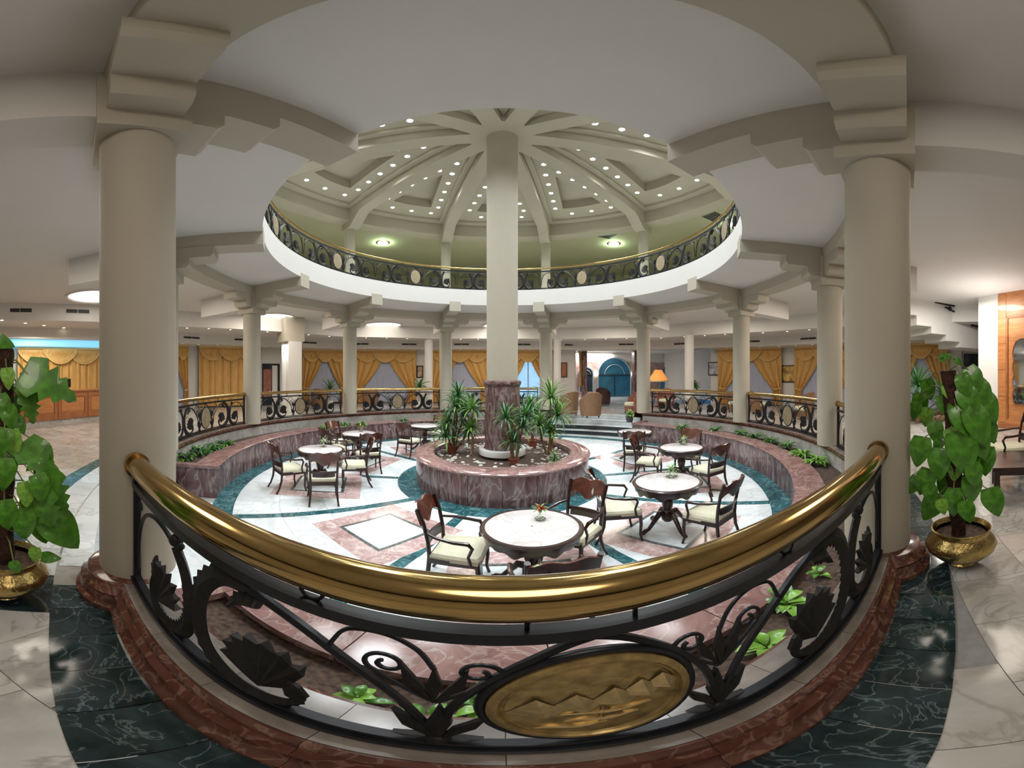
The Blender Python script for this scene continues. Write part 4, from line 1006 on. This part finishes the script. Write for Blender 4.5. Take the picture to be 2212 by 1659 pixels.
def blk(px, pb, z0, z1, depth, name, mat, parent=None, off=0.0, poly=None):
    A, _, _ = hit(poly or WALL, px, off); B, _, _ = hit(poly or WALL, pb, off); c = (A + B) / 2; d = B - A; hd = atan2(d.y, d.x)
    if -sin(hd) * c.x + cos(hd) * c.y < 0: hd += pi
    o = MB().box(-d.length / 2, d.length / 2, -depth, 0, z0, z1).build(name, mat, parent); o.location = (c.x, c.y, 0); o.rotation_euler = (0, 0, hd); return o
o = blk(-30, 213, 2.76, 3.02, .55, 'cove_light', M['cove_blue'], off=.02); tag(o, 'long strip of blue cove lighting above the counter curtain', 'light')
def picture(px, y0, y1, wpx, mat, label, frame='wood_dark', poly=WALL, off=.03):
    p, hd, t = hit(poly, px, off); za, zb = zd(y1, t), zd(y0, t); w_ = wpx / F * t
    o = empty('picture', (p.x, p.y, (za + zb) / 2), hd, label, 'picture'); h_ = zb - za; b = .05
    MB().box(-w_ / 2 + b, w_ / 2 - b, -.02, .0, -h_ / 2 + b, h_ / 2 - b).build('canvas', M[mat], o)
    m = MB(); m.box(-w_ / 2, w_ / 2, -.035, .01, -h_ / 2, -h_ / 2 + b); m.box(-w_ / 2, w_ / 2, -.035, .01, h_ / 2 - b, h_ / 2); m.box(-w_ / 2, -w_ / 2 + b, -.035, .01, -h_ / 2, h_ / 2); m.box(w_ / 2 - b, w_ / 2, -.035, .01, -h_ / 2, h_ / 2); m.build('picture_frame', M[frame], o)
picture(1218, 783, 815, 14, 'wood_trim', 'small dark framed picture on the white wall left of the entrance')
picture(907, 790, 816, 14, 'paint_c', 'tan framed picture on the white wall, above the big-leaved plant')
picture(1542, 782, 811, 24, 'paint_b', 'grey framed picture on the white wall between the entrance and a curtain')
picture(1707, 789, 826, 42, 'paint_a', 'dark framed painting of a yellow sunset between two gold curtains')
# far round columns under the soffit
for px, d, r, lb in ((926, 17.3, .21, 1), (1204, 17.3, .19, 2), (1489, 15.6, .22, 3)):
    p = atd(px, 812, d); c = empty('column', (p.x, p.y, 0), kind='structure'); MB().rev([(r, 0), (r, 3.46)], n=24).build('shaft', M['plaster_white'], c)
p = atd(626, 812, 14.6); c = empty('column', (p.x, p.y, 0), RAD(-32), kind='structure')
MB().rev([(.36, 0), (.36, 3.0)], n=28).build('shaft', M['plaster_white'], c); MB().box(-.42, .62, -.42, .42, 3.0, 4.06).build('capital', M['plaster'], c); MB().box(.30, .62, -.30, .30, 0, 3.0).build('pilaster', M['plaster_white'], c)
area('column_wash', (p.x - .1, p.y - .55, 2.9), .12, 14, (.85, 1, .95))
p1, h_, t = hit(WALL, 585, .03); o = empty('door_1', (p1.x, p1.y, 0), h_, kind='structure')
MB().box(-.5, .5, -.02, 0, 0, 2.2).build('opening', M['pane_dark'], o); MB().box(-.45, .0, -.05, -.02, .4, 1.9).build('poster', M['fabric_red'], o); MB().box(.05, .35, -.05, -.02, 0, 2.1).build('door_leaf', M['plaster_white'], o)

# ================================================================ RECEPTION COUNTER (left)
A = Vector((-11.45, -2.2, 0)); B = Vector((-9.75, -6.9, 0)); d = B - A; L = d.length; hd = atan2(d.y, d.x)
ct = empty('reception_counter', A, hd, 'long orange wooden counter with framed panels along the left wall', 'counter')
# local x runs towards the viewer; local +y faces the room
MB().box(0, L, -.65, -.03, .12, 1.02).build('body', M['wood_orange'], ct); MB().box(-.02, L + .02, -.70, .04, 1.02, 1.07).build('top', M['wood_trim'], ct); MB().box(0, L, -.6, -.05, 0, .12).build('plinth', M['grey_marble'], ct)
n = 4
for i in range(n):
    x0 = i * L / n; x1 = (i + 1) * L / n
    m = MB(); m.box(x0 + .01, x0 + .14, -.03, .0, .12, 1.02); m.box(x1 - .14, x1 - .01, -.03, 0, .12, 1.02); m.box(x0 + .14, x1 - .14, -.03, 0, .12, .32); m.box(x0 + .14, x1 - .14, -.03, 0, .86, 1.02); m.build('panel_frame', M['wood_trim'], ct)
    MB().box(x0 + .16, x1 - .16, -.03, -.012, .36, .82).build('panel', M['wood_orange'], ct)
Mc = Matrix.Translation(A) @ Matrix.Rotation(hd, 4, 'Z')
for px, lb, s_ in ((158, 'black desktop monitor on the right part of the counter', 1.0), (77, 'small black device on the counter behind the big leaf', .6), (30, 'black monitor at the left end of the counter', .9), (128, 'low black desk phone on the counter', .4)):
    s, c = ray(px); ex, ey = d.x, d.y; den = s * ey - c * ex; tt = (A.x * ey - (A.y - CY) * ex) / den; q = Vector((tt * s, CY + tt * c, 1.07)); q -= Vector((-sin(hd), cos(hd), 0)) * .45
    o = empty('monitor' if s_ > .7 else 'desk_device', q, hd, lb, 'monitor' if s_ > .7 else 'device')
    MB().box(-.10, .10, -.07, .07, 0, .015).build('base', M['screen'], o); MB().box(-.02, .02, -.01, .01, .01, .12 * s_).build('stand', M['screen'], o); MB().box(-.22 * s_, .22 * s_, -.02, .02, .08 * s_, .38 * s_).build('display', M['screen'], o)
for k, (px, y0) in enumerate(((-5, 790),)):
    pp, hh, t = hit(WALL, px, .25); o = empty('shelf_unit', (pp.x, pp.y, 0), hh, 'grey shelf unit with papers behind the counter, ' + ('at the left edge' if k == 0 else 'beside the curtain'), 'shelf')
    MB().box(-.35, .35, -.2, .1, .0, 2.0).build('carcass', M['frame_grey'], o)
    for q in range(4): MB().box(-.33, .33, -.26, -.18, .4 + q * .4, .43 + q * .4).build('shelf_board', M['pane_dark'], o)

# ================================================================ ENTRANCE HALL
ey = 16.4
hw_ = MB(); hw_.box(1.5, 13, ey, ey + .3, 0, 2.62); hallw = hw_.build('wall_entrance', M['pink_marble']); tag(hallw, kind='structure')
MB().box(1.5, 13, ey + .01, ey + .3, 2.62, 4.3).build('frieze', M['plaster_white'], hallw)
o = MB().box(1.5, 13.2, 11.0, 16.6, 3.30, 3.45).build('ceiling_entrance', M['plaster_white']); tag(o, kind='structure')
o = MB().box(2.2, 2.4, 12.2, ey, 0, 3.3).build('wall_entrance_left', M['plaster_white']); tag(o, kind='structure')
o = MB().box(12.4, 12.6, 9.5, ey, 0, 3.3).build('wall_entrance_right', M['plaster_white']); tag(o, kind='structure')
def hx(px): s, c = ray(px); t = (ey - .02 - CY) / c; return t * s, t
def archwin(pa, pb, ytop, ybot, label, pane='pane_blue', door=False, n=14):
    global wn
    xa, t = hx(pa); xb, _ = hx(pb); r = (xb - xa) / 2; cx = (xa + xb) / 2; zt = zd(ytop, t); zb = max(.02, zd(ybot, t)); zs = zt - r
    wn += 1; root = empty('window_%d' % wn if not door else 'door_2', (cx, ey - .02, 0), 0, kind='structure')
    poly = [(-r, zb), (r, zb)] + [(r * cos(pi * i / n), zs + r * sin(pi * i / n)) for i in range(n + 1)]
    MB().prism(poly, 0, .03, lambda a, b, c: (a, -.02 - c, b)).build('pane', M[pane], root)
    m = MB(); m.tube([(-r, -.06, zb)] + [(r * cos(pi - pi * i / n), -.06, zs + r * sin(pi - pi * i / n)) for i in range(n + 1)] + [(r, -.06, zb)], .07, 6); m.build('arch_frame', M['frame_grey'], root)
    m = MB(); m.box(-r, r, -.10, -.05, zs - .05, zs + .05); m.box(-.03, .03, -.09, -.05, zb, zs); m.build('transom', M['pane_dark'], root)
    m = MB(); m.tube([(r * .6 * cos(pi - pi * i / n), -.07, zs + r * .6 * sin(pi - pi * i / n)) for i in range(n + 1)], .025, 6); m.build('fanlight_bar', M['frame_grey'], root)
archwin(1291, 1362, 772, 861, '', door=True)
archwin(1251, 1281, 793, 846, '', 'pane_dark'); archwin(1424, 1456, 794, 850, ''); archwin(1462, 1482, 794, 850, ''); archwin(1498, 1534, 778, 852, '')
for px, y_ in ((1262, 12.6), (1372, 11.0)):
    s, c = ray(px); t = (y_ - CY) / c; o = MB().box(-.13, .13, -.2, .2, 0, 3.3).build('column_marble_pier', M['red_marble']); o.location = (t * s, y_, 0); tag(o, kind='structure')
s, c = ray(1249); t = (12.9 - CY) / c
o = empty('curtain', (t * s + .12, 12.7, 0), 0, 'narrow cream gold curtain at the left edge of the entrance opening', 'curtain', 'gold curtains')
m = MB(); vs = []
for j in range(9):
    for i in range(9):
        v = j / 8; wdt = .30 - .12 * sin(pi * v); vs.append(((i / 8 - .5) * wdt, .04 * sin(i * 2.2), 3.0 - 2.1 * v))
m.add(vs, [(j * 9 + i, j * 9 + i + 1, j * 9 + i + 10, j * 9 + i + 9) for j in range(8) for i in range(8)]); m.build('drape', M['gold_trim'], o, 70)
MB().box(-.18, .18, -.04, .04, 3.0, 3.1).build('rod', M['gold_trim'], o)
for px, lb in ((1287, 'left of'), (1366, 'right of')):
    x, t = hx(px); o = empty('wall_lamp', (x, ey - .05, zd(808, t)), 0, 'small white glowing wall lamp ' + lb + ' the arched glass entrance door', 'lamp', 'entrance wall lamps')
    MB().ball((0, -.12, 0), .16, 12, 8).build('globe', M['lamp_warm'], o); MB().box(-.03, .03, -.1, .04, -.06, .02).build('bracket', M['brass'], o)

# ---------------------------------------------------------------- lounge furniture beyond the far steps
def lounge(px, py, rz, label, mat='wicker', w=.68):
    p = at(px, py, 0); p.z = 0
    o = empty('wicker_armchair', p, rz, label, 'chair', 'lounge armchairs')
    m = MB(); n = 12; vs = []
    for i in range(n + 1):
        a = RAD(-100 + 200 * i / n); hgt = .62 + .32 * max(0, cos(a)) ** .7
        for r, z in ((w * .48, .08), (w * .54, hgt), (w * .50, hgt + .02), (w * .42, .10)): vs.append((r * sin(a), -r * cos(a), z))
    m.add(vs, [(4 * i + q, 4 * i + 4 + q, 4 * i + 4 + (q + 1) % 4, 4 * i + (q + 1) % 4) for i in range(n) for q in range(4)] + [(0, 1, 2, 3), (4 * n + 3, 4 * n + 2, 4 * n + 1, 4 * n)])
    m.build('shell_back', M[mat], o, 50)
    MB().rev([(.01, .32), (w * .40, .32), (w * .43, .38), (w * .38, .46), (.01, .47)], n=20).build('cushion', M['cushion'], o)
    MB().rev([(w * .38, .1), (w * .42, .32)], n=20).build('seat_base', M[mat], o)
    for q in range(4): a = pi / 4 + q * pi / 2; MB().tube([(w * .4 * cos(a), w * .4 * sin(a), .12), (w * .42 * cos(a), w * .42 * sin(a), 0)], .025, 6).build('leg', M['wood_dark'], o)
lounge(1225, 897, .5, 'brown wicker armchair just beyond the far steps, left of the other', w=.85)
lounge(1276, 901, .1, 'brown wicker armchair just beyond the far steps, its high back to the court', w=.80)
lounge(1366, 893, 1.5, 'red patterned armchair beside the far slim column by the steps', 'fabric_red', .8)
lounge(1303, 876, -.6, 'small dark armchair nearer the glass entrance door', 'wood_dark', .75)
lounge(1438, 882, 2.6, 'armchair behind the iron balustrade under the orange lamp', 'fabric_red', .8)
lounge(1590, 890, 2.2, 'armchair behind the iron balustrade at the fourth slim column', 'wicker', .8)
lounge(1640, 893, -2.4, 'armchair behind the iron balustrade left of the sunset painting', 'wicker', .8)
lounge(1735, 905, 1.2, 'armchair behind the iron balustrade below the right gold curtain', 'wicker', .8)
lounge(800, 878, .3, 'armchair behind the far left iron balustrade under a parted curtain', 'wicker', .8)
lounge(690, 882, .3, 'armchair behind the left iron balustrade by the tall fern', 'wicker', .8)
p = at(1422, 878, 0); o = empty('table_lamp', (p.x, p.y, 0), 0, 'lamp with a wide orange shade beyond the far balustrade, right of the steps', 'lamp'); dl = hypot(p.x, p.y - CY); zt, zb = zd(799, dl), zd(821, dl)
MB().rev([(.50, zb), (.18, zt)], n=32).build('shade', M['shade'], o); MB().rev([(.52, zb - .07), (.50, zb)], n=32).build('shade_trim', M['gold_trim'], o)
MB().tube([(0, 0, .55), (0, 0, zt - .03)], .02, 8).build('stem', M['brass'], o); MB().rev([(.01, .52), (.14, .52), (.10, .60), (.12, .70), (.02, .85)], n=16).build('vase_base', M['terracotta'], o)
area('lamp_glow', (p.x, p.y, (zt + zb) / 2), .2, 6, (1, .6, .3))
ot = empty('side_table', (p.x, p.y, 0), 0, 'small round side table under the orange-shaded lamp', 'table'); MB().rev([(.01, .48), (.40, .48), (.40, .52), (.01, .52)], n=24).build('tabletop', M['wood_red'], ot); MB().tube([(0, 0, 0), (0, 0, .48)], [.05, .03], 10).build('pedestal', M['wood_red'], ot); MB().rev([(.01, 0), (.26, 0), (.22, .03), (.01, .05)], n=20).build('foot', M['wood_red'], ot)
def bigplant(px, py, h, L, n, label, potr=.2, mats=('leaf_dark', 'leaf'), w=.02, pot='ceramic'):
    p = at(px, py, 0); p.z = 0; o = empty('potted_plant', p, 0, label, 'plant')
    MB().rev([(.01, 0), (potr * .7, 0), (potr, potr * 1.5), (potr * .9, potr * 1.5), (.01, potr * 1.4)], n=20).build('pot', M[pot], o)
    MB().tube([(0, 0, potr), (.02, .01, h)], .02, 6).build('stem', M['bark'], o); crown(Vector((.02, .01, h)), L, n, parent=o, mats=mats, w=w)
bigplant(712, 878, .85, .75, 40, 'tall fern in a pot behind the left balustrade, before a gold curtain', w=.03)
bigplant(628, 885, .9, .35, 24, 'small green plant standing at the white lit column on the left')
bigplant(905, 880, 1.0, .6, 14, 'dark big-leaved plant behind the far balustrade, left of the white column', w=.09)
bigplant(1497, 880, 1.05, .42, 60, 'round green bush behind the far balustrade, at the white column', w=.05, mats=('leaf', 'leaf_dark'))
bigplant(1360, 912, .25, .22, 30, 'low pale plant in a dark pot by the slim column at the steps', .14, ('leaf_lit', 'leaf'), .03, 'steel')

# ================================================================ RIGHT SIDE: stair, wooden wall, palms, chair and low table
A = Vector((9.75, -3.35, 0)); B = Vector((13.3, -5.95, 0)); d = B - A; L = d.length; hd = atan2(d.y, d.x)
Ms = Matrix.Translation(A) @ Matrix.Rotation(hd, 4, 'Z')
def sx(px): s, c = ray(px); ex, ey_ = d.x, d.y; den = s * ey_ - c * ex; t = (A.x * ey_ - (A.y - CY) * ex) / den; q = Vector((t * s, CY + t * c, 0)) - A; return q.dot(d.normalized()), t
xs = [(1955, 678), (1980, 702), (2012, 720), (2044, 736), (2074, 750)]
poly = [(-1.2, 4.06)]; z = zd(xs[0][1], sx(xs[0][0])[1]); poly.append((-1.2, z + .35))
for i, (px, py) in enumerate(xs):
    x, t = sx(px); zz = zd(py, t)
    poly.append((x, poly[-1][1])) if i else poly.append((x, z + .35)); poly.append((x, zz))
x, t = sx(2140); poly.append((x + .8, poly[-1][1])); poly.append((x + .8, 4.06))
m = MB(); m.prism(poly, 0, 1.25, lambda a, b, c: Ms @ Vector((a, c, b))); stair = m.build('wall_stair', M['plaster_white']); tag(stair, kind='structure')
sr = empty('stair_railing', (0, 0, 0), 0, 'dark wrought iron stair railing in the sloping gap of the white stair wall', 'railing')
def sp(px, py, off=-.05): x, t = sx(px); return Ms @ Vector((x, off, zd(py, t)))
m = MB(); m.tube([sp(2018, 653), sp(2060, 662), sp(2128, 676)], .035, 8); m.build('handrail', M['wood_dark'], sr)
m = MB(); m.tube([sp(2040, 664), sp(2075, 682), sp(2100, 694), sp(2128, 720)], .03, 8); m.build('lower_rail', M['iron'], sr)
for k, (a, b) in enumerate((((2050, 664), (2050, 671)), ((2070, 667), (2072, 680)), ((2088, 670), (2090, 688)), ((2104, 673), (2104, 696)), ((2118, 676), (2118, 708)))):
    m = MB(); q0, q1 = sp(*a), sp(*b); c = (q0 + q1) / 2; r = max(.06, (q0 - q1).length * .42)
    m.tube([c + (d.normalized() * cos(2 * pi * i / 14) + Vector((0, 0, 1)) * sin(2 * pi * i / 14)) * r for i in range(14)], .02, 6, closed=True); m.tube([q0, q1], .016, 6); m.build('scroll_baluster', M['iron'], sr)
m = MB(); vs = [sp(2095, 696), sp(2130, 706), sp(2130, 722), sp(2112, 718), sp(2112, 708), sp(2095, 705)]; k = len(vs); off = Ms.to_3x3() @ Vector((0, -.04, 0))
m.add(vs + [v + off for v in vs], [tuple(range(k)), tuple(range(k, 2 * k))[::-1]] + [(i, k + i, k + (i + 1) % k, (i + 1) % k) for i in range(k)]); m.build('stair_stringer', M['wood_dark'], sr)
o = empty('wall_right', (0, 0, 0), 0, kind='structure')
W0, W1 = Vector((9.96, -6.30, 0)), Vector((8.35, -9.0, 0)); dv = W1 - W0; hw2 = atan2(dv.y, dv.x); Mw = Matrix.Translation(W0) @ Matrix.Rotation(hw2, 4, 'Z')
MB().box(0, dv.length, -0.0, .25, 0, 4.06, Mw).build('wood_wall', M['wood_orange'], o)
m = MB(); m.box(.30, .36, -.03, 0, .3, 3.3, Mw); m.box(.30, dv.length, -.03, 0, 3.25, 3.31, Mw); m.box(0, dv.length, -.03, 0, 0, .14, Mw); m.build('moulding', M['wood_trim'], o)
for k in range(5): MB().box(.0, .28, -.012, 0, .2 + k * .77, .93 + k * .77, Mw).build('wood_panel', M['wood_orange'], o)
m = MB(); m.box(-.75, 0, -.02, .4, 0, 4.06, Mw); m.build('pier', M['plaster_white'], o)
mr = empty('mirror', (0, 0, 0), 0, 'tall lobed mirror in the orange wooden wall at the right edge', 'mirror')
m = MB(); pp = []
for i in range(25):
    u = i / 24; z = .75 + 1.65 * u; pp.append((.62 - .05 * abs(sin(u * pi * 4)), z))
pp += [(.70, 2.55), (.85, 2.62), (1.5, 2.62), (1.5, .75)]
m.prism(pp, -.05, -.02, lambda a, b, c: Mw @ Vector((a, c, b))); m.build('glass_panel', M['mirror'], mr)
m = MB(); m.tube([Mw @ Vector((a - .03, -.04, b)) for a, b in pp[:-1]], .03, 6); m.build('mirror_frame', M['wood_trim'], mr)
p2, h_, t = hit(WALL, 2108, .04); o = empty('door_3', (p2.x, p2.y, 0), h_, kind='structure'); MB().box(-.55, .55, -.03, 0, 0, 2.55).build('door_leaf', M['pane_dark'], o); MB().box(-1.5, -.65, -.10, 0, 0, 2.7).build('white_panel', M['plaster_white'], o)
def palm(px, py, h, L, n, label, mats=('leaf', 'leaf_dark')):
    p = at(px, py, 0); p.z = 0; o = empty('palm', p, 0, label, 'plant', 'palms in the bed under the stair')
    MB().tube([(0, 0, 0), (.03, 0, h)], [.04, .025], 8).build('trunk', M['bark'], o); crown(Vector((.03, 0, h)), L, n, parent=o, mats=mats, w=.035)
    crown(Vector((.02, 0, h * .55)), L * .7, n // 2, parent=o, mats=mats, w=.035)
palm(1982, 915, 1.2, .9, 60, 'dark bushy palm under the stair, just right of the thick right column', ('leaf_dark', 'leaf'))
palm(2035, 905, .9, .8, 50, 'dark bushy palm under the stair, behind the moss pole of the pothos', ('leaf_dark', 'leaf'))
palm(2095, 890, .8, .7, 40, 'green palm under the stair, near the dark doorway')
bd = MB(); p = at(2010, 905, 0); 
for i in range(14):
    a = i / 14 * 2 * pi; bd.ball((p.x + .9 * cos(a), p.y + .6 * sin(a), .10), .14 + .03 * sin(i * 3), 7, 5, .8)
o = tag(bd.build('rock_border', M['bark']), 'ring of brown rocks round the planting bed under the stair', 'rocks', kind='stuff')
pc = at(2165, 1032, 0); rc = copy_tree(ch0); place(rc, (pc.x + .20, pc.y - .10, .002), RAD(20), 'dark carved armchair by the orange wooden wall at the right edge', 'armchairs by the right wall')
pt_ = Vector((3.98, -7.02, 0)); o = empty('low_table', (4.35, -7.15, 0), RAD(8), 'square dark wooden low table at the right edge of the frame', 'table')
MB().box(-.42, .42, -.42, .42, .40, .45).build('tabletop', M['wood_dark'], o); MB().box(-.38, .38, -.38, .38, .34, .40).build('apron', M['wood_dark'], o)
for sx_ in (-1, 1):
    for sy_ in (-1, 1): MB().box(sx_ * .37 - .035, sx_ * .37 + .035, sy_ * .37 - .035, sy_ * .37 + .035, 0, .40).build('leg', M['wood_dark'], o)
